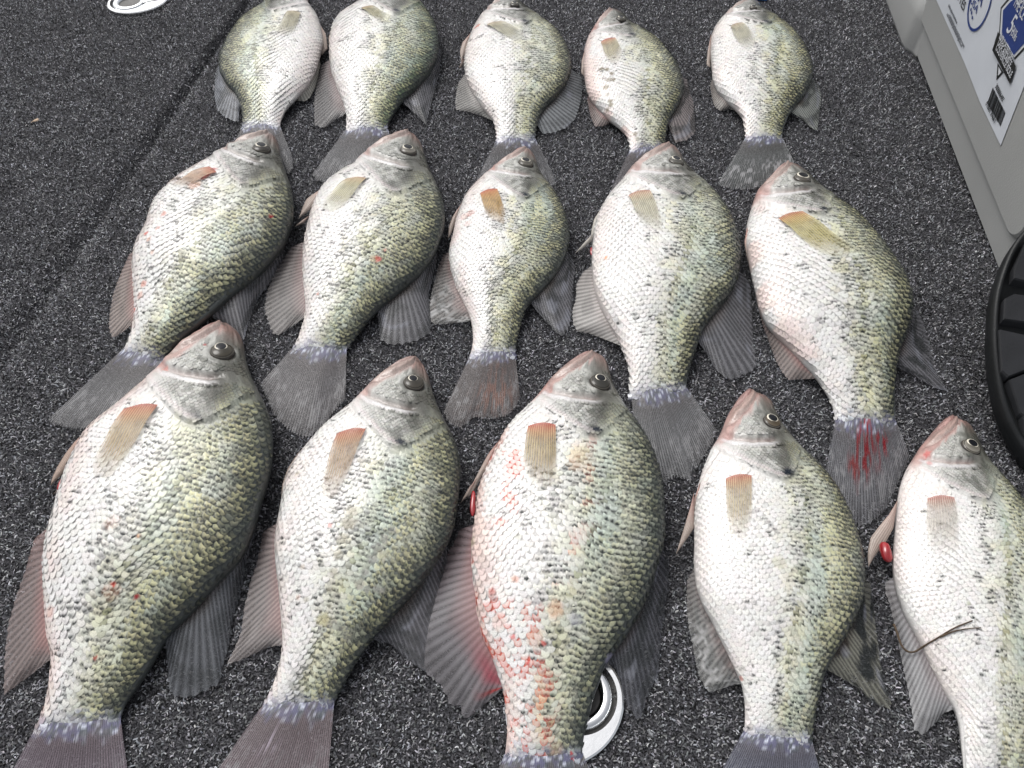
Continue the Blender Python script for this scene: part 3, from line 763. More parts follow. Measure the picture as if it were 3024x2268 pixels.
    # ---- swollen red vent
    for (x, y, rx, ry) in D.get('vent', []):
        pxb, _ = proj(F.b); ib = np.argmin(((pxb - np.array([x, y])) ** 2).sum(1)); z = F.zmid[ib]
        p = at([(x, y)], z)[0]; _, dep = proj(p); a, b = rx * dep / FPX, ry * dep / FPX / .8
        vs, fs = [], []
        for q in range(9):
            la = math.pi * (q / 8 - .5)
            for s in range(14):
                an = 2 * math.pi * s / 14; k = 1 + .12 * math.sin(2 * an + q)
                vs.append(p + np.array([a * math.cos(la) * math.cos(an) * k, b * math.sin(la), a * .9 * math.cos(la) * math.sin(an) * k]))
        for q in range(8):
            for s in range(14): s2 = (s + 1) % 14; fs.append([q * 14 + s, q * 14 + s2, (q + 1) * 14 + s2, (q + 1) * 14 + s])
        mesh_obj('vent', vs, fs, M_GUT, F.root)

RED = (.40, .015, .02); PNK = (.62, .28, .22); ORG = (.62, .30, .16); MUD = (.16, .13, .07); SLM = (.36, .34, .27); GRY = (.30, .30, .27)
FISH = [
 dict(seed=1, label='small pale crappie at the far left, turned over with its olive back to the left',
  belly=[(878,-72),(900,-40),(908,0),(916,22),(938,50),(951,88),(955,126),(946,164),(934,208),(911,252),(875,290),(845,322),(829,359),(825,391)],
  back=[(878,-72),(845,-50),(820,-4),(749,38),(705,69),(667,120),(645,170),(648,214),(670,252),(696,277),(714,315),(719,353),(713,392)],
  anal=[(950,160),(948,190),(940,225),(930,262),(915,290),(902,300),(880,299),(862,298),(848,318)],
  dorsal=[(648,170),(640,200),(634,245),(632,285),(640,325),(662,348),(690,360),(706,362),(708,330),(706,300)],
  caudal=[(825,391),(845,425),(866,470),(868,500),(855,517),(820,505),(760,490),(690,500),(668,470),(690,430),(713,392)], cl=(2,8),
  pec_base=[(888,42),(850,36)], pec=[(876,85),(868,98),(850,107),(828,105),(816,95)], pec_col=(.46,.44,.32), pec_red=.1,
  pelvic=[[(938,60),(962,100),(968,145),(950,163),(944,120)]], pelv_pink=.3, flecks=.8, white=1.0, pink=.3, anal_pink=.05, anal_col=(.62,.60,.54), anal_a=.9, earspot=.2, dors_col=(.17,.18,.20)),
 dict(seed=2, label='green backed crappie second in the far row, its snout cut off by the picture',
  belly=[(1162,-78),(1125,-45),(1083,9),(1039,32),(1001,57),(980,88),(974,126),(972,164),(978,214),(996,265),(1014,303),(1023,340),(1023,372),(1020,402)],
  back=[(1162,-78),(1195,-50),(1231,0),(1260,32),(1282,63),(1294,101),(1297,139),(1290,177),(1266,221),(1226,265),(1191,296),(1165,334),(1148,366),(1142,402)],
  anal=[(968,164),(945,195),(932,252),(926,315),(927,372),(954,381),(995,353),(1021,330)],
  dorsal=[(1296,126),(1305,151),(1299,208),(1285,271),(1269,328),(1260,372),(1228,340),(1193,296)],
  caudal=[(1017,402),(967,452),(936,493),(920,520),(931,536),(956,544),(1010,545),(1070,540),(1130,520),(1180,490),(1142,402)], cl=(3,9),
  pec_base=[(1067,29),(1098,20)], pec=[(1108,55),(1120,64),(1138,62),(1150,50)], pec_col=(.40,.38,.24), pec_red=.25,
  pelvic=[[(1010,50),(985,75),(970,110),(972,135),(985,100)]], flecks=1.25, olive=1.15, pink=.5, anal_col=(.33,.32,.32), anal_pink=.25, olvmul=np.array([.85,1.15,.9])),
 dict(seed=3, label='pale broad crappie in the middle of the far row, frilly grey fin on its right',
  belly=[(1500,-14),(1478,2),(1447,28),(1416,57),(1394,95),(1382,128),(1374,156),(1370,194),(1376,236),(1396,274),(1424,317),(1456,355),(1466,392),(1465,432)],
  back=[(1500,-14),(1525,-4),(1551,28),(1584,52),(1621,76),(1650,99),(1673,137),(1688,180),(1686,217),(1671,255),(1640,293),(1612,317),(1593,345),(1584,378),(1580,432)],
  anal=[(1370,203),(1352,246),(1347,274),(1343,303),(1345,326),(1380,331),(1418,340),(1456,360)],
  dorsal=[(1688,190),(1718,227),(1723,255),(1716,303),(1702,350),(1674,378),(1640,392),(1603,397),(1588,365)],
  caudal=[(1465,432),(1433,479),(1406,533),(1425,560),(1500,560),(1570,562),(1632,556),(1643,545),(1636,520),(1609,475),(1580,432)], cl=(2,8),
  eye=(1520,14,15), pec_base=[(1437,77),(1478,66)], pec=[(1500,112),(1520,124),(1545,118),(1556,98)], pec_col=(.46,.45,.34), pec_red=.15,
  pelvic=[[(1392,95),(1366,125),(1358,150),(1362,185),(1376,150)],[(1368,170),(1355,200),(1362,200),(1372,185)]], flecks=.75, vshift=.12, pink=.55, anal_col=(.46,.45,.43), anal_pink=.05, tail_a=.7, dors_col=(.16,.17,.18), dors_band=.2, marks=[(1412,76,10,PNK,.9),(1404,82,8,RED,.6)]),
 dict(seed=4, label='slim crappie with a wavy brown smear down its belly, in the far row',
  belly=[(1793,36),(1772,59),(1750,90),(1734,118),(1724,154),(1722,190),(1726,235),(1732,267),(1745,294),(1768,321),(1799,353),(1827,375),(1849,398),(1858,420),(1862,460)],
  back=[(1793,36),(1818,38),(1840,47),(1856,68),(1876,86),(1917,104),(1953,131),(1980,163),(2003,194),(2014,226),(2020,258),(2015,289),(1996,325),(1976,357),(1967,389),(1962,425),(1956,455)],
  anal=[(1730,258),(1734,298),(1743,344),(1757,375),(1786,373),(1804,366),(1827,372)],
  dorsal=[(2014,215),(2030,235),(2037,267),(2048,298),(2052,344),(2055,393),(2030,416),(1994,425),(1980,389),(1978,358)],
  caudal=[(1862,457),(1836,506),(1800,570),(1815,590),(1870,580),(1950,560),(1985,540),(1995,510),(1956,450)], cl=(2,7),
  eye=(1834,57,16), pec_base=[(1775,127),(1815,115)], pec=[(1792,182),(1808,192),(1828,184),(1840,155)], pec_col=(.48,.44,.30),
  pelvic=[[(1726,150),(1718,180),(1716,215),(1724,225),(1728,190)]], flecks=1.1, wash=.8, pink=.9, gold=1.1, anal_col=(.45,.38,.36), anal_pink=.8, tail_col=(.085,.075,.08), dors_col=(.17,.15,.15), dors_band=.7,
  marks=[(1778,204,10,MUD,.8),(1792,206,9,MUD,.85),(1806,218,9,MUD,.8),(1812,236,9,MUD,.8),(1798,236,12,MUD,.6),(1790,258,11,MUD,.7),(1794,280,9,MUD,.5),(1802,298,9,MUD,.75),(1804,310,8,MUD,.8),(1794,324,8,MUD,.6),(1876,396,8,MUD,.7),(1882,410,8,MUD,.6),(1893,438,9,MUD,.7)]),
 dict(seed=5, label='small yellow green crappie with an open spotted tail, nearest the grey cooler',
  belly=[(2202,7),(2175,23),(2143,45),(2123,66),(2109,86),(2098,115),(2098,154),(2101,199),(2104,235),(2118,267),(2143,294),(2175,325),(2193,348),(2198,375),(2202,402),(2200,425)],
  back=[(2202,7),(2224,7),(2242,18),(2256,36),(2283,54),(2319,77),(2351,104),(2378,140),(2396,181),(2402,217),(2393,253),(2372,289),(2346,316),(2326,348),(2312,384),(2307,428)],
  anal=[(2098,212),(2096,253),(2102,289),(2109,316),(2125,329),(2152,323),(2177,328)],
  dorsal=[(2402,221),(2419,253),(2426,289),(2421,339),(2414,389),(2396,380),(2369,353),(2344,330)],
  caudal=[(2179,438),(2152,470),(2132,502),(2120,542),(2129,556),(2161,563),(2193,565),(2229,560),(2265,544),(2301,531),(2342,508),(2351,490),(2333,457),(2308,425)], cl=(3,11),
  eye=(2225,23,12), pec_base=[(2157,81),(2190,70)], pec=[(2172,122),(2188,142),(2212,146),(2230,135),(2232,108)], pec_col=(.47,.46,.35), pec_red=.2,
  pelvic=[[(2100,100),(2090,149),(2086,194),(2097,199),(2100,150)]], flecks=1.3, yellow=1.5, gold=1.4, pink=.45, anal_col=(.48,.45,.42), anal_pink=.2, tail_col=(.10,.10,.10), tail_spots=1.0, dors_col=(.17,.18,.17), dors_band=.7,
  marks=[(2142,151,3,DARK,1),(2209,342,4,DARK,1)]),

 dict(seed=6, label='crappie with a bleeding fin root folded forward, left end of the middle row',
  belly=[(793,397),(742,411),(688,437),(645,462),(612,486),(575,508),(533,531),(500,556),(472,581),(452,607),(441,639),(436,665),(421,697),(408,715),(397,751),(394,784),(395,820),(398,856),(399,893),(397,940),(390,975),(376,1013),(352,1056)],
  back=[(793,397),(811,404),(822,422),(829,448),(834,477),(845,509),(860,553),(868,603),(866,639),(858,675),(842,715),(815,751),(779,791),(735,835),(688,871),(650,905),(622,930),(588,960),(549,992),(516,1026),(490,1052),(468,1085)],
  anal=[(408,716),(381,751),(363,791),(345,835),(332,874),(323,929),(319,972),(330,1001),(357,986),(396,945)],
  dorsal=[(855,690),(838,760),(815,805),(790,850),(764,880),(750,909),(732,963),(723,1006),(692,985),(655,958),(624,929)],
  caudal=[(348,1067),(316,1103),(271,1144),(217,1185),(172,1221),(142,1240),(154,1257),(190,1268),(240,1274),(300,1272),(370,1250),(430,1200),(468,1085)], cl=(5,11),
  eye=(773,440,27), pupil=(770,438), iris=(.10,.09,.075), pec_base=[(620,497),(641,514)], pec=[(488,541),(515,549),(545,556)], pec_col=(.50,.36,.27), pec_out=.028, pec_a=1.0, up=.33,
  flecks=.9, pink=.55, wash=.45, anal_col=(.45,.38,.35), anal_pink=.7, earspot=.35,
  marks=[(622,507,22,RED,1),(600,520,22,(.55,.06,.04),.8),(575,545,25,ORG,.45),(800,640,8,(.22,.01,.015),1),(485,632,13,PNK,.7),(466,675,9,PNK,.6),(432,690,10,(.6,.1,.07),.8),(440,707,10,ORG,.5),(450,745,9,ORG,.45),(425,838,15,PNK,.75),(415,873,15,PNK,.5),(398,916,9,(.6,.08,.05),.9)]),
 dict(seed=7, label='cream coloured crappie with two white spines at its left edge, in the middle row',
  belly=[(1203,395),(1159,408),(1112,433),(1083,455),(1053,482),(1044,497),(1007,515),(968,543),(946,567),(928,603),(917,636),(910,665),(903,694),(896,730),(894,766),(894,802),(896,838),(900,874),(903,907),(900,940),(894,963),(885,990),(872,1017),(856,1046)],
  back=[(1203,395),(1221,402),(1239,419),(1250,440),(1257,469),(1268,502),(1286,538),(1302,574),(1313,610),(1315,650),(1308,690),(1290,741),(1266,780),(1235,817),(1199,849),(1163,878),(1124,909),(1086,949),(1055,990),(1032,1022),(1018,1044),(1013,1062)],
  anal=[(897,697),(859,730),(830,777),(805,817),(785,867),(778,911),(786,945),(804,990),(822,992),(858,968),(899,930)],
  dorsal=[(1300,720),(1293,766),(1279,817),(1266,874),(1275,950),(1272,990),(1233,1008),(1193,1021),(1148,1020),(1122,1006),(1118,958),(1124,912)],
  caudal=[(854,1044),(818,1081),(786,1117),(766,1137),(786,1180),(804,1223),(822,1254),(854,1275),(881,1295),(908,1297),(931,1286),(958,1256),(994,1211),(1019,1185),(1020,1139),(1016,1053)], cl=(3,13),
  eye=(1206,446,26), pupil=(1200,440), iris=(.45,.42,.36), pec_base=[(1027,531),(1083,530)], pec=[(948,602),(956,620),(985,630),(1007,624)], pec_col=(.52,.50,.33), pec_red=.35,
  pelvic=[[(968,545),(917,578),(904,589),(892,618),(881,647),(906,628),(930,603)],[(914,636),(890,652),(868,671),(899,659)]], pelv_pink=.45, flecks=.95, yellow=1.2, pink=.75, anal_col=(.36,.34,.33), anal_pink=.35, tail_col=(.11,.10,.105), earspot=.1,
  marks=[(1117,765,12,(.42,.03,.03),.85),(1105,764,16,ORG,.25),(1137,738,7,PNK,.6),(1022,738,4,DARK,1),(938,868,6,PNK,.8)]),
 dict(seed=8, label='smaller crappie with an amber side fin, centre of the middle row',
  belly=[(1547,440),(1518,454),(1482,480),(1450,505),(1417,534),(1395,556),(1374,581),(1358,617),(1345,653),(1337,697),(1328,729),(1325,762),(1331,798),(1345,845),(1363,885),(1379,917),(1389,940),(1396,977),(1397,1013),(1391,1040),(1380,1070)],
  back=[(1547,440),(1565,447),(1580,465),(1589,494),(1601,523),(1623,548),(1645,577),(1661,610),(1675,646),(1683,682),(1682,718),(1673,754),(1654,794),(1627,830),(1594,867),(1565,895),(1549,924),(1538,954),(1528,995),(1521,1031),(1523,1064)],
  anal=[(1327,733),(1308,754),(1290,798),(1276,852),(1265,903),(1262,935),(1276,960),(1308,960),(1345,955),(1388,944)],
  dorsal=[(1683,720),(1697,780),(1699,805),(1694,834),(1692,888),(1688,935),(1681,975),(1663,1000),(1641,984),(1609,948),(1575,895)],
  caudal=[(1380,1072),(1355,1112),(1333,1153),(1315,1194),(1308,1221),(1319,1250),(1337,1263),(1356,1268),(1378,1259),(1396,1236),(1419,1241),(1459,1241),(1500,1232),(1527,1203),(1536,1175),(1534,1130),(1523,1053)], cl=(4,14),
  eye=(1553,483,24), pupil=(1549,479), iris=(.28,.26,.22), pec_base=[(1419,574),(1468,561)], pec=[(1438,644),(1453,654),(1476,660),(1488,668),(1497,638)], pec_col=(.46,.30,.12), pec_a=1.0,
  pelvic=[[(1366,595),(1337,639),(1325,671),(1323,706),(1334,688),(1345,653)]], flecks=1.1, yellow=1.4, olive=.95, gold=1.2, pink=.95, wash=.5, anal_col=(.27,.26,.25), anal_pink=.35, anal_spots=1, tail_col=(.10,.085,.085), dors_band=.7,
  tail_marks=[(.62,.62,.2,(.20,.12,.10))], earspot=1.3, marks=[(1372,640,18,PNK,.3),(1390,630,18,PNK,.35),(1382,660,16,PNK,.25)]),
 dict(seed=9, label='broad pale crappie between the amber finned one and the one with a bloody tail',
  belly=[(1968,429),(1939,443),(1903,465),(1867,494),(1842,527),(1834,540),(1809,567),(1787,595),(1775,617),(1762,646),(1753,678),(1749,718),(1747,754),(1747,791),(1750,827),(1756,859),(1769,899),(1787,935),(1806,968),(1826,1003),(1846,1054),(1857,1090),(1861,1122),(1858,1160),(1853,1184)],
  back=[(1968,429),(1986,436),(2004,451),(2015,472),(2030,498),(2051,523),(2084,548),(2113,574),(2138,606),(2159,639),(2172,671),(2183,707),(2188,744),(2186,783),(2179,823),(2162,863),(2134,903),(2106,935),(2080,968),(2066,1001),(2051,1045),(2037,1086),(2028,1127),(2027,1160),(2030,1180)],
  anal=[(1748,770),(1719,805),(1701,841),(1699,881),(1688,921),(1690,957),(1701,979),(1737,984),(1769,995),(1828,1024)],
  dorsal=[(2187,775),(2214,834),(2220,881),(2223,943),(2224,1000),(2232,1041),(2236,1086),(2214,1106),(2178,1120),(2151,1124),(2114,1092),(2083,1041),(2066,1002)],
  caudal=[(1851,1181),(1838,1220),(1835,1262),(1880,1360),(1930,1410),(1964,1431),(1996,1413),(2027,1422),(2043,1431),(2045,1382),(2059,1391),(2086,1344),(2109,1307),(2117,1271),(2100,1240),(2030,1176)], cl=(3,13),
  eye=(1997,478,24), pupil=(1991,474), iris=(.26,.25,.22), eyering=1.3, pec_base=[(1856,581),(1919,566)], pec=[(1890,658),(1918,677),(1940,681),(1957,688),(1960,662)], pec_col=(.55,.53,.40), pec_red=.55,
  pelvic=[[(1785,600),(1755,646),(1746,682),(1745,718),(1757,690),(1773,640)],[(1750,690),(1722,720),(1697,749),(1722,734),(1748,710)]], pelv_pink=.12, pelv_col=(.66,.63,.57), flecks=.85, yellow=1.0, vshift=.06, pink=.85, anal_col=(.52,.50,.48), anal_pink=.12, anal_a=.72, tail_col=(.14,.135,.14), dors_col=(.12,.12,.13), dors_band=.25,
  vent=[(1747,742,5,14)], marks=[(1790,762,8,ORG,.9),(1880,604,5,(.6,.12,.05),1)]),
 dict(seed=10, label='large crappie with a wide yellow side fin and blood in its tail',
  belly=[(2313,488),(2284,513),(2259,542),(2234,567),(2226,592),(2215,625),(2204,667),(2201,709),(2208,759),(2219,809),(2231,859),(2240,905),(2261,951),(2293,989),(2330,1026),(2367,1068),(2401,1102),(2426,1138),(2449,1176),(2461,1208),(2466,1240),(2465,1268)],
  back=[(2313,488),(2338,490),(2359,500),(2384,517),(2409,546),(2447,579),(2493,609),(2539,642),(2580,688),(2616,734),(2645,780),(2673,826),(2690,872),(2694,914),(2686,960),(2670,1005),(2652,1047),(2645,1093),(2641,1150),(2643,1203),(2642,1240),(2648,1274)],
  anal=[(2231,872),(2242,922),(2255,972),(2271,1014),(2292,1068),(2309,1102),(2328,1124),(2367,1120),(2411,1116)],
  dorsal=[(2692,890),(2714,918),(2731,964),(2743,1014),(2756,1056),(2770,1104),(2804,1158),(2770,1151),(2720,1124),(2675,1097),(2647,1075)],
  caudal=[(2465,1267),(2447,1307),(2435,1344),(2438,1400),(2470,1470),(2505,1530),(2535,1565),(2562,1556),(2594,1535),(2612,1513),(2632,1477),(2654,1431),(2674,1386),(2690,1353),(2680,1316),(2648,1276)], cl=(3,13),
  eye=(2369,529,26), pupil=(2367,527), pup=.62, eyering=1.3, iris=(.22,.2,.17), pec_base=[(2298,650),(2367,628)], pec=[(2412,750),(2455,763),(2501,758),(2534,746)], pec_col=(.50,.45,.20), pec_red=.7, pec_a=.8,
  pelvic=[[(2206,670),(2198,717),(2207,767),(2219,809),(2224,784),(2220,722)]], pelv_pink=.9, flecks=1.25, yellow=1.3, wash=.7, pink=.85, gold=.9, anal_col=(.40,.34,.32), anal_pink=.75, dors_col=(.10,.10,.11), dors_band=.8, tail_col=(.12,.115,.125),
  tail_marks=[(.45,.10,.07,(.25,.02,.025)),(.42,.28,.10,(.20,.015,.02)),(.40,.42,.10,(.20,.015,.02)),(.66,.36,.10,(.24,.012,.02)),(.33,.5,.06,(.2,.03,.03))],
  marks=[(2544,1262,12,RED,.6)]),

 dict(seed=11, label='big dark gold crappie with long pinkish fins, left end of the near row',
  belly=[(651,958),(619,970),(579,993),(533,1026),(502,1060),(470,1096),(434,1130),(393,1166),(346,1207),(314,1232),(273,1262),(246,1295),(226,1335),(205,1375),(190,1418),(180,1456),(168,1496),(152,1550),(140,1595),(132,1654),(132,1721),(134,1767),(137,1834),(142,1893),(154,1930),(151,1970),(146,2015),(137,2070),(123,2110),(106,2148),(90,2175)],
  back=[(651,958),(678,961),(701,977),(716,999),(721,1022),(725,1058),(740,1108),(762,1153),(784,1194),(801,1243),(807,1302),(804,1370),(790,1429),(773,1483),(758,1537),(741,1586),(722,1631),(690,1676),(645,1722),(598,1777),(552,1827),(500,1872),(488,1892),(463,1938),(431,1993),(400,2038),(368,2083),(355,2128),(356,2172)],
  anal=[(152,1520),(102,1590),(72,1690),(41,1771),(20,1853),(11,1947),(5,2056),(27,2040),(90,1995),(152,1932)],
  dorsal=[(762,1520),(757,1572),(741,1622),(723,1690),(710,1753),(687,1834),(674,1925),(656,1984),(651,2024),(624,2038),(592,2053),(547,2067),(515,2062),(497,2044),(494,1970),(496,1878)],
  caudal=[(86,2169),(30,2240),(-10,2300),(-30,2400),(60,2450),(200,2470),(330,2440),(390,2380),(385,2300),(358,2170)], cl=(3,7),
  eye=(656,1040,36), pupil=(652,1033), iris=(.13,.115,.085), pup=.46, pec_base=[(371,1212),(470,1200)], pec=[(264,1385),(280,1410),(325,1416),(354,1390)], pec_col=(.46,.36,.22), pec_red=.9,
  pelvic=[[(271,1262),(226,1298),(194,1338),(172,1374),(154,1411),(149,1435),(181,1404),(208,1365),(244,1300)],[(185,1425),(170,1446),(155,1461),(178,1446)]], pelv_pink=.65, pelv_col=(.60,.46,.38), vent=[(181,1428,8,20)],
  flecks=1.2, olive=1.1, gold=1.2, wash=.7, pink=1.0, anal_col=(.34,.28,.27), anal_pink=.75, dors_col=(.085,.09,.10), dors_band=.4, nsc=27, tail_col=(.13,.10,.12), earspot=.8,
  marks=[(336,1725,9,(.6,.0,.01),1),(402,1763,10,(.25,.01,.02),1),(282,1942,8,(.3,.03,.02),.9),(330,1745,34,ORG,.22),(150,1806,22,PNK,.4),(606,1018,8,RED,.6),(490,1090,16,(.6,.2,.16),.6),(409,1583,9,ORG,.6),(330,1545,30,ORG,.2)]),
 dict(seed=12, label='crappie with grey brown slime smeared down its flank, in the near row',
  belly=[(1227,1056),(1197,1062),(1161,1081),(1120,1112),(1084,1148),(1053,1180),(1035,1200),(998,1228),(955,1264),(914,1309),(880,1350),(853,1391),(839,1433),(833,1474),(824,1519),(816,1564),(812,1596),(813,1654),(822,1721),(827,1789),(832,1844),(835,1893),(831,1938),(818,1993),(800,2038),(778,2079),(762,2103)],
  back=[(1227,1056),(1242,1067),(1259,1094),(1268,1121),(1277,1157),(1290,1194),(1308,1234),(1331,1275),(1349,1316),(1359,1361),(1361,1406),(1356,1451),(1351,1501),(1343,1550),(1328,1595),(1301,1645),(1266,1699),(1222,1753),(1178,1803),(1138,1848),(1104,1884),(1080,1916),(1054,1952),(1031,1993),(1009,2033),(987,2070),(976,2112)],
  anal=[(812,1527),(776,1568),(756,1667),(740,1712),(718,1798),(708,1871),(686,1925),(663,1968),(704,1954),(754,1931),(794,1911),(837,1903)],
  dorsal=[(1340,1570),(1322,1680),(1306,1760),(1296,1850),(1290,1930),(1262,1992),(1200,1947),(1150,1902),(1106,1886)],
  caudal=[(758,2097),(736,2133),(699,2178),(655,2240),(605,2330),(640,2420),(760,2440),(880,2420),(960,2390),(970,2310),(968,2200),(977,2110)], cl=(4,8),
  eye=(1222,1132,32), pupil=(1214,1122), iris=(.15,.135,.11), pup=.42, pec_base=[(998,1284),(1082,1270)], pec=[(942,1458),(955,1476),(990,1474),(1012,1442)], pec_col=(.42,.30,.19), pec_red=.75,
  pelvic=[[(926,1295),(881,1336),(849,1385),(833,1433),(830,1480),(845,1440),(878,1372)]], pelv_pink=.55, flecks=.95, yellow=1.1, gold=1.1, pink=.7, wash=.35, anal_col=(.42,.38,.37), anal_pink=.45, dors_col=(.09,.09,.10), tail_col=(.15,.115,.125), earspot=1.4, nsc=27,
  tail_marks=[(.36,.36,.06,(.42,.36,.42))],
  marks=[(1040,1510,22,SLM,.75),(1030,1545,28,SLM,.8),(1010,1590,20,SLM,.7),(1000,1640,18,SLM,.7),(985,1690,16,SLM,.7),(975,1740,14,SLM,.6),(975,1790,12,SLM,.5),(1160,1565,14,GRY,.8),(1135,1590,18,GRY,.85),(1115,1620,22,GRY,.8),(1100,1650,20,GRY,.75),(1130,1640,22,(.40,.38,.28),.7),(1078,1690,14,GRY,.8),(1062,1725,20,(.38,.36,.30),.8),(1085,1740,14,GRY,.85),(1115,1738,14,GRY,.85),(1130,1742,11,GRY,.8),(955,1830,24,(.42,.39,.24),.8),(985,1845,22,GRY,.6),(1010,1860,22,(.22,.22,.19),.6),(1025,1880,18,(.22,.22,.19),.5),(1065,1360,14,SLM,.5),(975,1553,10,(.55,.15,.12),.6),(895,1675,10,(.42,.32,.22),.5),(905,1770,11,SLM,.6),(880,1765,9,ORG,.3),(878,1400,10,(.45,.40,.26),.5)]),
 dict(seed=13, label='large crappie with raw red patches over its belly scales, covering a chrome latch',
  belly=[(1742,1041),(1706,1054),(1675,1077),(1643,1104),(1607,1145),(1580,1181),(1548,1212),(1516,1242),(1489,1275),(1473,1309),(1451,1350),(1433,1391),(1415,1431),(1408,1470),(1404,1520),(1397,1565),(1391,1610),(1392,1660),(1396,1705),(1404,1767),(1411,1825),(1424,1880),(1446,1925),(1463,1970),(1476,2008),(1488,2045),(1493,2097),(1499,2151),(1493,2219),(1482,2272)],
  back=[(1742,1041),(1761,1048),(1788,1062),(1799,1090),(1804,1122),(1826,1172),(1844,1199),(1872,1235),(1903,1280),(1929,1330),(1946,1380),(1958,1434),(1962,1497),(1965,1560),(1962,1600),(1948,1650),(1931,1712),(1909,1771),(1882,1825),(1842,1893),(1812,1932),(1781,1975),(1771,2015),(1753,2060),(1740,2115),(1726,2164),(1719,2214),(1720,2270)],
  anal=[(1396,1536),(1355,1563),(1337,1608),(1305,1658),(1274,1721),(1233,1780),(1201,1853),(1185,1900),(1201,1930),(1256,1990),(1301,2031),(1323,2076),(1341,2094),(1355,2078),(1369,2130),(1396,2112),(1436,2076),(1474,2030)],
  dorsal=[(1962,1563),(1976,1654),(1974,1744),(1965,1790),(1965,1825),(1955,1866),(1951,1947),(1942,2002),(1919,2047),(1901,2101),(1888,2135),(1861,2103),(1842,2062),(1829,2008),(1820,1975),(1785,1972)],
  caudal=[(1476,2268),(1420,2350),(1390,2450),(1500,2500),(1620,2510),(1760,2480),(1790,2400),(1722,2270)], cl=(2,6),
  eye=(1772,1131,33), pupil=(1768,1120), iris=(.12,.115,.10), pup=.46, pec_base=[(1562,1262),(1641,1258)], pec=[(1541,1397),(1575,1432),(1625,1450),(1643,1426)], pec_col=(.42,.34,.20), pec_red=1.0, pec_a=.9,
  pelvic=[[(1478,1296),(1444,1337),(1417,1386),(1394,1431),(1381,1470),(1398,1454),(1419,1411),(1448,1366)],[(1410,1410),(1385,1440),(1358,1488),(1388,1458)]], pelv_pink=.8, vent=[(1397,1486,9,34)],
  flecks=1.2, raw=1.0, wash=1.0, pink=.95, olvmul=np.array([.85,.95,1.1]), gold=.7, anal_col=(.22,.21,.225), anal_pink=.55, anal_a=.72, anal_marks=[(.95,.62,.08,(.34,.02,.02)),(.88,.25,.16,(.26,.06,.08))], dors_col=(.06,.062,.072), dors_band=.6, nsc=25, earspot=1.2,
  marks=[(1395,1600,22,(.45,.38,.28),.7),(1690,2245,8,(.40,.005,.01),.95),(1688,2225,6,(.40,.005,.01),.9),(1800,1950,26,(.26,.25,.34),.8),(1700,1830,26,(.24,.24,.29),.5),(1640,1800,32,ORG,.4),(1580,1880,32,ORG,.35),(1453,1745,14,(.6,.08,.05),.6),(1520,1710,14,(.6,.16,.05),.5),(1515,1880,10,(.6,.05,.04),.7),(1605,1900,10,(.6,.05,.04),.7),(1560,1955,9,(.6,.04,.03),.8),(1475,1835,30,PNK,.35),(1530,1585,12,(.30,.30,.24),.6),(1640,2210,24,(.5,.36,.24),.45)]),
 dict(seed=14, label='white bellied crappie with slightly open mouth and clear black gill spot, near row',
  belly=[(2212,1150),(2191,1163),(2169,1194),(2146,1231),(2132,1271),(2116,1304),(2101,1322),(2085,1362),(2068,1407),(2059,1443),(2052,1488),(2050,1542),(2050,1597),(2048,1650),(2050,1690),(2056,1735),(2075,1789),(2101,1834),(2123,1880),(2146,1925),(2169,1975),(2190,2020),(2199,2074),(2200,2119),(2197,2170),(2191,2194)],
  back=[(2212,1150),(2228,1160),(2240,1172),(2264,1175),(2280,1192),(2290,1220),(2311,1262),(2338,1294),(2375,1335),(2415,1371),(2442,1402),(2470,1439),(2492,1479),(2515,1529),(2533,1583),(2545,1633),(2553,1690),(2547,1767),(2528,1821),(2502,1871),(2476,1916),(2450,1957),(2432,2002),(2423,2047),(2409,2101),(2400,2151),(2393,2196),(2391,2226)],
  anal=[(2050,1650),(2029,1712),(2026,1789),(2033,1857),(2047,1925),(2060,1993),(2078,2029),(2094,2049),(2128,2035),(2169,2022),(2190,2016)],
  dorsal=[(2550,1690),(2573,1725),(2582,1789),(2587,1857),(2598,1925),(2612,2006),(2634,2074),(2637,2099),(2603,2090),(2566,2072),(2544,2040),(2494,2008),(2445,1975)],
  caudal=[(2191,2192),(2169,2223),(2135,2262),(2095,2340),(2120,2420),(2250,2450),(2400,2430),(2440,2360),(2415,2290),(2392,2225)], cl=(3,7),
  eye=(2280,1247,28), pupil=(2275,1244), pup=.56, eyering=1.2, iris=(.25,.20,.14), pec_base=[(2144,1416),(2218,1407)], pec=[(2148,1562),(2158,1592),(2200,1592),(2220,1548)], pec_col=(.50,.42,.27), pec_red=.8, pec_a=.7,
  pelvic=[[(2067,1425),(2049,1475),(2044,1520),(2052,1574),(2061,1608),(2065,1542),(2069,1479)],[(2050,1452),(2036,1506),(2014,1579),(1996,1637),(2027,1594),(2049,1560)]], pelv_pink=.65,
  flecks=.85, vshift=.10, white=1.04, pink=1.0, wash=.2, gold=1.1, anal_col=(.34,.34,.33), anal_pink=.25, anal_spots=1, dors_col=(.13,.13,.11), dors_band=1.0, tail_col=(.10,.10,.13), earspot=1.5, nsc=27, tail_a=.9,
  marks=[(2189,2004,10,(.6,.25,.2),.7),(2300,1660,26,(.5,.47,.3),.4)]),
 dict(seed=15, label='white crappie at the right picture edge with a twig across its flank',
  belly=[(2811,1228),(2788,1237),(2765,1262),(2743,1289),(2716,1321),(2695,1357),(2678,1380),(2664,1415),(2655,1450),(2647,1500),(2644,1565),(2640,1606),(2637,1646),(2638,1690),(2648,1744),(2670,1812),(2702,1871),(2734,1934),(2765,1997),(2793,2051),(2819,2092),(2833,2142),(2838,2196),(2845,2268),(2850,2330)],
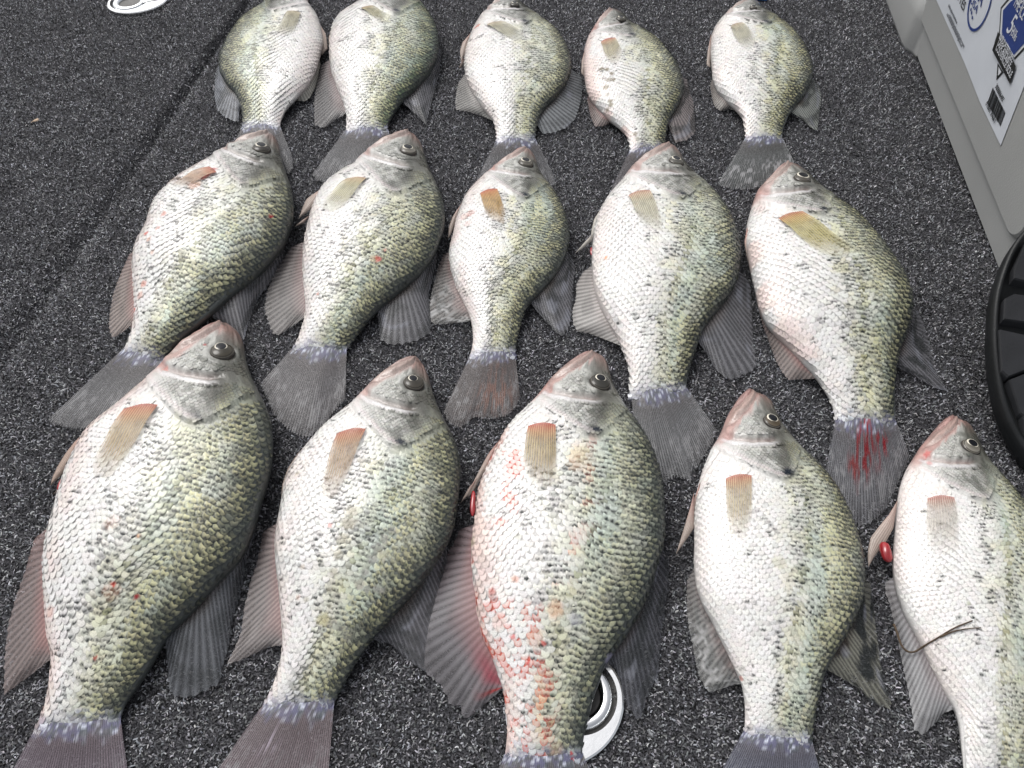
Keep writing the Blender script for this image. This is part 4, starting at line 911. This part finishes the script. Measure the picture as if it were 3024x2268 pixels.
  back=[(2811,1228),(2822,1240),(2832,1250),(2853,1252),(2872,1267),(2882,1294),(2900,1335),(2928,1375),(2964,1416),(2996,1452),(3024,1488),(3065,1560),(3095,1650),(3110,1750),(3105,1850),(3085,1950),(3060,2040),(3045,2130),(3040,2230),(3040,2335)],
  anal=[(2636,1690),(2614,1721),(2614,1753),(2628,1789),(2639,1844),(2652,1902),(2666,1970),(2680,2038),(2693,2115),(2698,2162),(2725,2176),(2756,2144),(2784,2108),(2818,2088)],
  dorsal=[(3105,1780),(3130,1850),(3150,1950),(3160,2080),(3140,2130),(3100,2120),(3052,2080)],
  caudal=[(2850,2330),(2800,2400),(2780,2500),(2900,2560),(3050,2560),(3100,2450),(3042,2340)], cl=(2,5),
  eye=(2867,1321,29), pupil=(2863,1313), pup=.52, eyering=1.7, iris=(.5,.47,.40), pec_base=[(2738,1475),(2815,1472)], pec=[(2733,1600),(2750,1640),(2826,1634),(2833,1580)], pec_col=(.56,.52,.46), pec_red=.75, pec_a=.55,
  pelvic=[[(2652,1475),(2625,1520),(2598,1552),(2571,1588),(2562,1633),(2564,1676),(2585,1639),(2612,1608),(2638,1560)],[(2662,1470),(2654,1520),(2648,1580),(2645,1610),(2656,1560)]], pelv_pink=.35, vent=[(2616,1630,18,26)],
  flecks=.7, vshift=.16, white=1.05, pink=1.1, wash=.3, anal_col=(.42,.42,.43), anal_pink=.15, anal_a=.7, nsc=27, earspot=.4,
  marks=[(2737,1342,14,(.55,.10,.09),.7),(2745,1368,10,(.55,.15,.13),.5),(2859,1782,9,(.5,.5,.40),.8)]),
]


BUILT = [build_fish(D) for D in FISH]

# ------------------------------------------------------------------ chrome hatch latches
M_CHROME = plain('chrome', (.86, .87, .88), 0.16, metal=1.0, noise=.06, nscale=60, bump=.05, bscale=300)
M_BLACK = plain('black_recess', (.012, .011, .010), 0.45)
M_CUP = plain('dark_cup', (.05, .046, .042), 0.4)
def latch(c, ang, label, cup=M_BLACK):
    root = empty('hatch_latch', (c[0], c[1], 0)); tag(root, label, 'latch')
    ca, sa = math.cos(ang), math.sin(ang)
    def wd(x, y, z): return np.array([c[0] + ca * x - sa * y, c[1] + sa * x + ca * y, z])
    n = 72; an = np.linspace(0, 2 * math.pi, n, endpoint=False)
    ex, ey = .035, .030
    oc, orad = -.010, .0215                       # the round well for the ring handle
    # keyhole outline: the well plus a slot for the handle's tail
    def key(grow):
        pts = []
        for t in an:
            d = np.array([math.cos(t), math.sin(t)])
            r = orad + grow
            if abs(t if t < math.pi else t - 2 * math.pi) < math.radians(38):
                # widen into the tail slot
                k = abs(t if t < math.pi else t - 2 * math.pi) / math.radians(38)
                r = (orad + grow) + (.0155 + grow * .0) * (1 - k ** 3)
                lim = (.0095 + grow) / max(1e-4, abs(math.sin(t)))
                r = min(r, max(lim, orad + grow))
            pts.append((oc + d[0] * r, d[1] * r))
        return np.array(pts)
    kin = key(0.0)
    eo = np.stack([ex * np.cos(an), ey * np.sin(an)], 1)
    rings = []
    for (sc, z) in ((1.0, .0002), (1.0, .0030), (.965, .0038)): rings.append(np.array([wd(p[0] * sc, p[1] * sc, z) for p in eo]))
    # match the inner keyhole to the ellipse by angle from the plate's centre
    ka = np.unwrap(np.arctan2(kin[:, 1], kin[:, 0])); o_ = np.argsort(np.mod(ka, 2 * math.pi)); ks = kin[o_]; kas = np.mod(ka, 2 * math.pi)[o_]
    def inner(t): 
        xx = np.interp(t, np.concatenate([kas - 2 * math.pi, kas, kas + 2 * math.pi]), np.tile(ks[:, 0], 3)); yy = np.interp(t, np.concatenate([kas - 2 * math.pi, kas, kas + 2 * math.pi]), np.tile(ks[:, 1], 3)); return xx, yy
    def clampin(x, y, lim=.955):
        q = math.hypot(x / ex, y / ey)
        return (x, y) if q < lim else (x * lim / q, y * lim / q)
    rings.append(np.array([wd(*clampin(*inner(t)), .0038) for t in an])); rings.append(np.array([wd(*clampin(*inner(t), .95), .0006) for t in an]))
    V = np.concatenate(rings); F_ = []
    for q in range(len(rings) - 1):
        for s in range(n): s2 = (s + 1) % n; F_.append([q * n + s, q * n + s2, (q + 1) * n + s2, (q + 1) * n + s])
    mesh_obj('plate', V, F_, M_CHROME, root, smooth=False)
    fl = [wd(*clampin(*inner(t), .95), .0007) for t in an]
    mesh_obj('well', np.array([wd(oc, 0, .0007)] + fl), [[0, 1 + s, 1 + (s + 1) % n] for s in range(n)], M_BLACK, root, smooth=False)
    # ring handle: rounded flat annulus running out into a bar
    m = 64; a2 = np.linspace(0, 2 * math.pi, m, endpoint=False)
    prof = [(.0118, .0012), (.0122, .0030), (.0140, .0042), (.0172, .0042), (.0186, .0030), (.0190, .0012)]
    V, F_ = [], []
    for r, z in prof:
        for t in a2: V.append(wd(oc + r * math.cos(t), r * math.sin(t), z))
    for q in range(len(prof) - 1):
        for s in range(m): s2 = (s + 1) % m; F_.append([q * m + s, (q + 1) * m + s, (q + 1) * m + s2, q * m + s2])
    h = mesh_obj('ring_handle', V, F_, M_CHROME, root)
    for sgn in (1, -1):
        V, F_ = [], []
        for x, y0, y1 in ((.0060, .0035, .0105), (.0120, .0045, .0082), (.0200, .0048, .0078), (.0228, .0050, .0074)):
            for y, z in ((y0, .0012), (y0, .0040), (y1, .0040), (y1, .0012)): V.append(wd(x, sgn * y, z))
        for q in range(3):
            for s in range(3): F_.append([q * 4 + s, q * 4 + s + 1, q * 4 + s + 5, q * 4 + s + 4])
        F_.append([12, 13, 14, 15])
        mesh_obj('handle_arm', V, F_, M_CHROME, h, smooth=False)
    V = [wd(oc, 0, .0009)] + [wd(oc + .0119 * math.cos(t), .0119 * math.sin(t), .0011) for t in a2]
    mesh_obj('finger_hole', V, [[0, 1 + s, 1 + (s + 1) % m] for s in range(m)], cup, h, smooth=False)
    V, F_ = [], []
    for r, z in ((.0040, .0008), (.0040, .0030), (.0028, .0037)):
        for s in range(20): t = 2 * math.pi * s / 20; V.append(wd(.0165 + r * math.cos(t), r * math.sin(t), z))
    for q in range(2):
        for s in range(20): s2 = (s + 1) % 20; F_.append([q * 20 + s, q * 20 + s2, (q + 1) * 20 + s2, (q + 1) * 20 + s])
    F_.append(list(range(40, 60)))
    mesh_obj('screw', V, F_, M_CHROME, root, smooth=False)
latch(LA, math.atan2(-.55, -.84), 'chrome latch half hidden under the tail of the red patched fish')
latch(LB, math.atan2(.30, .95), 'chrome latch with ring handle set in the carpeted hatch lid, at top left', cup=M_CUP)

# ------------------------------------------------------------------ grey cooler at the right
M_COOL = plain('grey_cooler_plastic', (.34, .345, .34), 0.55, noise=.04, nscale=15, bump=.25, bscale=700, spec=.35)
M_LABEL = plain('white_label', (.62, .65, .70), 0.45, noise=.04, nscale=30)
M_BLUE = plain('blue_print', (.02, .045, .20), 0.4); M_INK = plain('black_print', (.014, .015, .015), 0.4); M_WPRINT = plain('white_print', (.66, .68, .72), 0.45); M_GINK = plain('grey_print', (.22, .23, .25), 0.5)
g0 = at([(2711, 190)])[0]; g1 = at([(2946, 806)])[0]
ce = (g1 - g0); ce[2] = 0; ce /= np.linalg.norm(ce)               # along the cooler, towards the camera
cn = np.array([-ce[1], ce[0], 0]);                                 # into the cooler
if cn[0] < 0: cn = -cn
cz = np.array([0, 0, 1.0])
def CW(t, n, z): return g0 + ce * t + cn * n + cz * z
cooler = empty('cooler', CW(.0, .1, 0)); tag(cooler, 'light grey hard plastic cooler with a printed white sticker', 'cooler')
T1 = float((at([(2975, 880)])[0] - g0) @ ce); T0 = -.42
def rounded_prism(name, outline, hs_, mat, parent, world):
    """outline in (t, n) rounded, stacked at heights hs_ = [(z, inset n, inset t)]"""
DR = .10                                                           # outward draft of the side wall
def face_n(z): return -z * DR
# shell: rounded plan, stacked upwards
def plan(t0, t1, n0, n1, r, k=8):
    pts = []
    for (ct, cn_, a0) in ((t1 - r, n0 + r, -90), (t1 - r, n1 - r, 0), (t0 + r, n1 - r, 90), (t0 + r, n0 + r, 180)):
        for q in range(k + 1):
            a = math.radians(a0 + 90 * q / k); pts.append((ct + r * math.cos(a), cn_ + r * math.sin(a)))
    return pts
V, F_ = [], []
levels = [(0.0, .004), (.004, 0), (.10, 0), (.20, 0), (.27, 0), (.275, .006)]
for z, ins in levels:
    d = -face_n(z) - ins
    for (t, n_) in plan(T0 - d, T1 + d, -d, .34 + d, .03): V.append(CW(t, n_, z))
m = 36
for q in range(len(levels) - 1):
    for s in range(m): s2 = (s + 1) % m; F_.append([q * m + s, q * m + s2, (q + 1) * m + s2, (q + 1) * m + s])
F_.append(list(range((len(levels) - 1) * m, len(levels) * m)))
mesh_obj('shell', V, F_, M_COOL, cooler, smooth=False)
# the raised front panel: lower edge follows the ridge in the photograph
def on_face(px, off=0.0):
    """where the sight line meets the outer wall, off metres proud of it"""
    N = cn + cz * DR; N /= np.linalg.norm(N); p0 = CW(0, 0, 0) - N * off
    d = rays(px); o = np.array([0, 0, CAMH]); t = ((p0 - o) @ N) / (d @ N)
    return o + d * t[:, None]
PO = .0035
r0, r1 = on_face([(2716, 70), (2985, 690)], PO)
def tz(p): q = p - g0; return q @ ce, q[2]
t_r0, z_r0 = tz(r0); t_r1, z_r1 = tz(r1)
zr = (z_r0 + z_r1) / 2
def FP(t, z, off): 
    N = cn + cz * DR; N /= np.linalg.norm(N); return CW(t, face_n(z), z) - N * off
def panel(name, t0, t1, z0, z1, r, off, mat, parent, bev=.0015):
    pts = plan(t0, t1, z0, z1, r)
    c_ = np.array([(t0 + t1) / 2, (z0 + z1) / 2]); V = []
    for ins, o_ in ((0, -.002), (0, off - bev), (bev * 1.2, off)):
        for p in pts:
            p = np.array(p); q = p + np.sign(c_ - p) * ins; V.append(FP(q[0], q[1], o_))
    m = len(pts); F2 = []
    for q in range(2):
        for s in range(m): s2 = (s + 1) % m; F2.append([q * m + s, (q + 1) * m + s, (q + 1) * m + s2, q * m + s2])
    F2.append(list(range(2 * m, 3 * m))[::-1])
    o = mesh_obj(name, V, F2, mat, parent, smooth=False)
    return o
panel('front_panel', T0 + .01, t_r1 + .012, zr, .25, .018, PO, M_COOL, cooler)
# foot at the far part of the wall
fo = at([(2668, 150), (2614, 0)])
tf = float((fo[0] - g0) @ ce); nf = float(((fo[0] + fo[1]) / 2 - g0) @ cn)
nf = max(-.016, min(-.004, nf))
V, F_ = [], []
tA = float(tz(r0)[0])
sec = [(0.0, nf), (.004, nf - .001), (zr, face_n(zr) + nf * .8), (zr + .03, face_n(zr + .03) - PO * .95), (zr + .03, .02), (0.0, .02)]
ends = [(tf + .014, .02), (tf + .006, .35), (tf - .002, .85), (tf - .012, 1.0), (T0 + .02, 1.0)]
for (t, k) in ends:
    for (z, n_) in sec: V.append(CW(t + (tA - tf) * min(1, z / (zr + .03)) * .8, n_ * (k if n_ < 0 else 1), z))
ns = len(sec)
for q in range(len(ends) - 1):
    for s in range(ns): s2 = (s + 1) % ns; F_.append([q * ns + s, q * ns + s2, (q + 1) * ns + s2, (q + 1) * ns + s])
F_.append(list(range(ns)))
mesh_obj('foot', V, F_, M_COOL, cooler, smooth=True)
# sticker with its print
def flat(name, px, off, mat, parent):
    P = on_face(px, PO + off); P2 = on_face(px, PO + off - .0003)
    n = len(P); V = np.concatenate([P, P2]); F2 = [list(range(n))] + [[s, n + s, n + (s + 1) % n, (s + 1) % n] for s in range(n)]
    return mesh_obj(name, V, F2, mat, parent, smooth=False)
st = flat('sticker', [(2690, -150), (2765, 0), (2850, 190), (2893, 300), (2955, 430), (3024, 255), (3110, 40), (3080, -220)], .0006, M_LABEL, cooler)
def text_on(body, px, size, mat, off=.0012, name='lettering', sx=1.0, lean=0.0):
    cu = bpy.data.curves.new(name, 'FONT'); cu.body = body; cu.size = size; cu.extrude = .00008; cu.space_character = 1.0
    tmp = bpy.data.objects.new(name, cu); COL.objects.link(tmp)
    dg = bpy.context.evaluated_depsgraph_get(); me = bpy.data.meshes.new_from_object(tmp.evaluated_get(dg))
    n = len(me.vertices); co = np.empty(n * 3); me.vertices.foreach_get('co', co); co = co.reshape(-1, 3)
    p = on_face([px], PO + off)[0]
    up = cz - cn * DR; up /= np.linalg.norm(up)
    W3 = p + np.outer(co[:, 0] * sx + lean * co[:, 1], ce) + np.outer(co[:, 1], up) - np.outer(co[:, 2], cn)
    faces = [list(f.vertices) for f in me.polygons]
    bpy.data.objects.remove(tmp); bpy.data.curves.remove(cu); bpy.data.meshes.remove(me)
    return mesh_obj(name, W3, faces, mat, st, smooth=False)
def bar(p0, p1, w, mat, name, off=.0012):
    p0, p1 = np.array(p0, float), np.array(p1, float); d = p1 - p0; nrm = np.array([d[1], -d[0]]) / np.linalg.norm(d) * w / 2
    return flat(name, [tuple(p0 - nrm), tuple(p1 - nrm), tuple(p1 + nrm), tuple(p0 + nrm)], off, mat, st)
text_on('ROULETTES', (2800, -58), .0110, M_INK, sx=1.02)
# round seal
def ring_on(px, r0_, r1_, mat, name, off=.0012, n=48):
    c_ = on_face([px], PO + off)[0]; up = cz - cn * DR; up /= np.linalg.norm(up); V = []
    for r in (r0_, r1_):
        for s in range(n): a = 2 * math.pi * s / n; V.append(c_ + ce * r * math.cos(a) + up * r * math.sin(a))
    return mesh_obj(name, V, [[s, n + s, n + (s + 1) % n, (s + 1) % n] for s in range(n)], mat, st, smooth=False)
cs = (2893, 5)
cc = on_face([cs], PO)[0]; rr_ = np.linalg.norm(on_face([(2884, 90)], PO)[0] - cc)
ring_on(cs, rr_ * .90, rr_, M_BLUE, 'seal_ring')
text_on('WICHITA', (2838, -92), rr_ * .60, M_BLUE, sx=1.16)
text_on('KANSAS USA', (2826, -72), rr_ * .36, M_BLUE, sx=1.42)
for q, (x, y) in enumerate(((2867, 28), (2869, 38), (2871, 52))): ring_on((x, y), 0.0001, rr_ * .07, M_BLUE, 'star', n=5)
# blue badge
flat('badge_border', [(2955, 22), (2978, -6), (3050, -60), (3075, 60), (3040, 130), (2997, 176), (2950, 100)], .0009, M_INK, st)
flat('badge_white', [(2958, 26), (2981, 0), (3048, -50), (3070, 60), (3036, 126), (2995, 170), (2953, 100)], .0011, M_WPRINT, st)
flat('badge', [(2962, 30), (2984, 5), (3046, -40), (3064, 60), (3030, 122), (2993, 163), (2958, 102)], .0014, M_BLUE, st)
text_on('KEEPS', (2996, -6), .0120, M_WPRINT, .0018, sx=.6); text_on("THE ICE", (2991, 13), .0120, M_WPRINT, .0018, sx=.6)
text_on('5', (2970, 88), .0230, M_WPRINT, .0018, sx=.8, lean=.2); text_on('DAYS', (2988, 88), .006, M_WPRINT, .0018, sx=.7); text_on('JOURS', (2984, 100), .006, M_WPRINT, .0018, sx=.7)
# black band
flat('band', [(2947, 93), (3000, 195), (2982, 248), (2930, 148)], .0020, M_INK, st)
for k, (w_, q) in enumerate((('INSULATED LID', 2), ('TAPA AISLANTE', 1), ('COUVERCLE ISOLE', 0))):
    bx, by = 2937 + (2947 - 2930) * (.15 + .30 * q), 153 + (93 - 148) * (.15 + .30 * q)
    text_on(w_, (bx, by), .0074, M_WPRINT, .0024, sx=.70)
flat('arrow_tip', [(2946, 186), (2942, 237), (2963, 214)], .0010, M_INK, st); flat('arrow_fill', [(2949, 197), (2947, 224), (2957, 213)], .0013, M_WPRINT, st)
# barcode
A0, A1, B1, B0 = map(lambda p: np.array(p, float), ((2932, 258), (2970, 335), (2955, 375), (2915, 305)))
k = 0.0
while k < .97:
    w_ = random.choice((.012, .02, .035)); q0 = A0 * (1 - k) + A1 * k; q1 = B0 * (1 - k) + B1 * k; k2 = min(1, k + w_); q2 = A0 * (1 - k2) + A1 * k2; q3 = B0 * (1 - k2) + B1 * k2
    flat('barcode_bar', [tuple(q0), tuple(q2), tuple(q3), tuple(q1)], .0010, M_INK, st); k = k2 + random.choice((.012, .02, .03))
text_on('3000006487', (2938, 258), .0060, M_INK, sx=.75)
text_on('0 76501 39468 7', (2910, 309), .0055, M_INK, sx=.75)
# lines of fine print
for q, (x0, y0, x1, y1) in enumerate(((2800, 18, 2838, 92), (2803, 48, 2872, 190), (2799, 46, 2880, 222), (2795, 44, 2884, 248))):
    text_on(('polyethylene, polystyrene and polyurethane foam', 'manufactured for outdoor use by the cooler company', 'see inside for care and cleaning instructions', 'made in the usa with global materials, all rights reserved')[q], (x0, y0), .0042, M_GINK, sx=.62 if q else .4)

# ------------------------------------------------------------------ black rubber thing with raised pads, cut by the right edge
M_RUB = plain('black_rubber', (.010, .011, .012), 0.5, noise=.2, nscale=90, bump=.2, bscale=500, spec=.35)
M_PAD = plain('worn_black_rubber', (.022, .023, .026), 0.6, noise=.2, nscale=70, bump=.2, bscale=600, spec=.4)
arcpx = [(3080, 610), (3024, 680), (2991, 720), (2967, 778), (2952, 822), (2940, 870), (2935, 928), (2933, 1000), (2938, 1063), (2945, 1121), (2957, 1179), (2976, 1236), (3001, 1285), (3024, 1323), (3075, 1390)]
zlean = lambda q: np.interp(np.array(q, float)[:, 1], [600, 1330, 1400], [.090, .0165, .0165])
LA_ = gsmooth(resamp(at(arcpx, zlean(arcpx)), 40), 1.2)
mid_ = (LA_[0] + LA_[-1]) / 2
other = LA_[::-1].copy(); other[:, :2] = mid_[:2] + np.array([.075, 0]) - (LA_[::-1][:, :2] - mid_[:2]) * np.array([1.0, -1.0]) * np.array([1, 1])
other = gsmooth(other, 1.2)
loop = np.concatenate([LA_, other[1:-1]]); nl = len(loop); cen = loop.mean(0)
rub = empty('rubber_sole', (cen[0], cen[1], 0)); tag(rub, 'black rubber sole with raised tread pads leaning on the grey cooler, cut by the frame', 'rubber sole')
V = []
lv = [(.975, -.0155), (1.0, -.012), (1.004, -.006), (1.0, -.002), (.985, 0), (.955, 0), (.94, -.004)]
for k, dz in lv:
    for p in loop: V.append(np.array([cen[0] + (p[0] - cen[0]) * k, cen[1] + (p[1] - cen[1]) * k, cen[2] + (p[2] - cen[2]) * k + dz]))
F_ = []
for q in range(len(lv) - 1):
    for s in range(nl): s2 = (s + 1) % nl; F_.append([q * nl + s, q * nl + s2, (q + 1) * nl + s2, (q + 1) * nl + s])
F_.append(list(range((len(lv) - 1) * nl, len(lv) * nl)))
mesh_obj('rim', V, F_, M_RUB, rub)
for pts in ([(2994, 792), (3030, 715), (3110, 740), (3090, 850), (2992, 826)], [(2966, 884), (2990, 872), (3100, 885), (3090, 965), (2962, 946)],
            [(2949, 976), (2990, 985), (3100, 1010), (3090, 1070), (2974, 1116), (2956, 1098)], [(2978, 1124), (3090, 1080), (3110, 1180), (3050, 1260), (3010, 1222)], [(3016, 1232), (3060, 1215), (3090, 1290), (3024, 1286)]):
    P = at(pts, zlean(pts) + .001); c_ = P.mean(0); n = len(P); V = []
    for k, z in ((1.02, -.007), (1.01, .0003), (.97, .0016)):
        for p in P: V.append(np.array([c_[0] + (p[0] - c_[0]) * k, c_[1] + (p[1] - c_[1]) * k, c_[2] + (p[2] - c_[2]) * k + z]))
    F_ = [[q * n + s, q * n + (s + 1) % n, (q + 1) * n + (s + 1) % n, (q + 1) * n + s] for q in range(2) for s in range(n)] + [list(range(2 * n, 3 * n))]
    mesh_obj('tread_pad', V, F_, M_PAD, rub, smooth=False)

# ------------------------------------------------------------------ small things
M_TWIG = plain('dry_twig', (.07, .045, .025), 0.7, noise=.3, nscale=300)
def tube(name, P, rad, mat, parent=None, seg=7):
    P = np.asarray(P, float); n = len(P); V, F_ = [], []
    for i in range(n):
        t = P[min(i + 1, n - 1)] - P[max(i - 1, 0)]; t /= np.linalg.norm(t)
        a = np.cross(t, [0, 0, 1.0]); a /= np.linalg.norm(a); b = np.cross(t, a); r = rad[i] if hasattr(rad, '__len__') else rad
        for s in range(seg): an = 2 * math.pi * s / seg; V.append(P[i] + (a * math.cos(an) + b * math.sin(an)) * r)
    for i in range(n - 1):
        for s in range(seg): s2 = (s + 1) % seg; F_.append([i * seg + s, i * seg + s2, (i + 1) * seg + s2, (i + 1) * seg + s])
    F_.append(list(range(seg))[::-1]); F_.append(list(range((n - 1) * seg, n * seg)))
    return mesh_obj(name, V, F_, mat, parent)
F15 = BUILT[14]
def on_fish(F, pts, lift, zoff):
    out = []
    for p in pts:
        d = np.linalg.norm(F.pt_px.reshape(-1, 2) - np.array(p), axis=1).min()
        if d < 9:
            uv = surf_uv(F, [p])[0]; q = evalg(F.P, F, uv[0], uv[1]); nn = evalg(F.N, F, uv[0], uv[1]); out.append(q + nn / np.linalg.norm(nn) * lift)
        else: out.append(at([p], zoff)[0])
    return np.array(out)
tw = empty('twig', (0, 0, 0)); tw.location = at([(2700, 1930)], .012)[0]; tag(tw, 'thin dark forked twig lying across the white fish at the right edge', 'twig')
bpx = resamp(np.array([(2639, 1843), (2646, 1853), (2652, 1880), (2664, 1916), (2689, 1933), (2711, 1922), (2738, 1902), (2770, 1884), (2811, 1857), (2869, 1834)], float), 30)
tp = gsmooth(on_fish(F15, bpx, .0012, .010), 1.5)
tube('stem', tp, np.linspace(.0006, .00032, 30) * (1 + .25 * rng.random(30)), M_TWIG, tw)
tp2 = gsmooth(on_fish(F15, resamp(np.array([(2775, 1882), (2811, 1866), (2850, 1858), (2894, 1855)], float), 14), .0013, .01), 1)
tube('side_shoot', tp2, np.linspace(.0005, .00022, 14) * (1 + .2 * rng.random(14)), M_TWIG, tw)
# tan flake on the hatch lid
M_FLAKE = plain('tan_flake', (.48, .36, .26), 0.6, noise=.2, nscale=400)
c_ = at([(104, 358)], .0015)[0]; V = []
for z, k in ((.0012, 1.0), (.0020, .9)):
    for s in range(10):
        a = 2 * math.pi * s / 10; x = .0042 * math.cos(a) * (1 + .15 * math.sin(3 * a)) * k; y = .0014 * math.sin(a) * k
        V.append(c_ + np.array([x * .75 - y * .66, x * .66 + y * .75, z - .001 + .0006 * math.sin(2 * a)]))
fl = mesh_obj('flake', V, [list(range(10, 20))] + [[s, (s + 1) % 10, 10 + (s + 1) % 10, 10 + s] for s in range(10)], M_FLAKE)
tag(fl, 'tiny tan flake lying alone on the carpeted hatch lid', 'flake')
# blue strap just past the snout of the small yellow green fish
M_STRAP = plain('blue_webbing', (.03, .16, .42), 0.6, noise=.15, nscale=300, bump=.3, bscale=900)
P0 = at([(2180, -22), (2268, -22), (2264, 3), (2188, 1)], .001); V = []
g = 10
for z in (.0012, .0030):
    for i in range(g):
        for j in range(5):
            u_, w_ = i / (g - 1), j / 4; p = (P0[0] * (1 - u_) + P0[1] * u_) * (1 - w_) + (P0[3] * (1 - u_) + P0[2] * u_) * w_
            V.append(np.array([p[0], p[1], z + .0012 * math.sin(u_ * 3.1) * (1 if z > .002 else .6)]))
f0 = grid_faces(g, 5).tolist(); f1 = [[q + g * 5 for q in f][::-1] for f in f0]
rim = [(i * 5) for i in range(g)] + [(g - 1) * 5 + j for j in range(1, 5)] + [i * 5 + 4 for i in range(g - 2, -1, -1)] + [j for j in range(3, 0, -1)]
f2 = [[rim[s], rim[(s + 1) % len(rim)], rim[(s + 1) % len(rim)] + g * 5, rim[s] + g * 5] for s in range(len(rim))]
sp = mesh_obj('strap', V, f0 + f1 + f2, M_STRAP, smooth=False)
tag(sp, 'end of a blue webbing strap at the top edge, past the yellow green fish', 'strap')

# ------------------------------------------------------------------ wet smears and loose scales left on the carpet
M_SLIME = col_mat('wet_slime', rough=.12, spec=.5, alpha=True)
V, F_, CC = [], [], []
for (x, y, r, k_) in ((168, 1130, 26, 7), (1550, 1010, 22, 6), (1656, 1047, 26, 6), (1930, 2165, 18, 5), (2335, 1250, 22, 4), (1690, 590, 14, 4), (730, 1290, 16, 4), (1085, 1050, 14, 3), (2440, 1210, 14, 3), (215, 1310, 12, 3), (2120, 2150, 14, 3), (560, 330, 10, 3)):
    for _ in range(k_):
        c_ = at([(x + rng.normal(0, r * .6), y + rng.normal(0, r * .6))], .0018)[0]; rr2 = r * rng.uniform(.12, .42) * .00024; a0 = rng.uniform(0, 6.28); el = rng.uniform(.35, 1)
        b0_ = len(V); V.append(c_ + np.array([0, 0, .0004])); CC.append((.55, .57, .60, .55))
        for s in range(12):
            a = 2 * math.pi * s / 12; q = rr2 * (1 + .3 * math.sin(2 * a + a0) + .15 * math.sin(5 * a)); dx, dy = q * math.cos(a), q * el * math.sin(a)
            V.append(c_ + np.array([dx * math.cos(a0) - dy * math.sin(a0), dx * math.sin(a0) + dy * math.cos(a0), -.0006])); CC.append((.45, .47, .50, .12))
        F_ += [[b0_, b0_ + 1 + s, b0_ + 1 + (s + 1) % 12] for s in range(12)]
tag(mesh_obj('fish_slime', V, F_, M_SLIME, col=np.array(CC), origin=(0, 0, 0)), 'small whitish wet smears of fish slime on the carpet', kind='stuff')
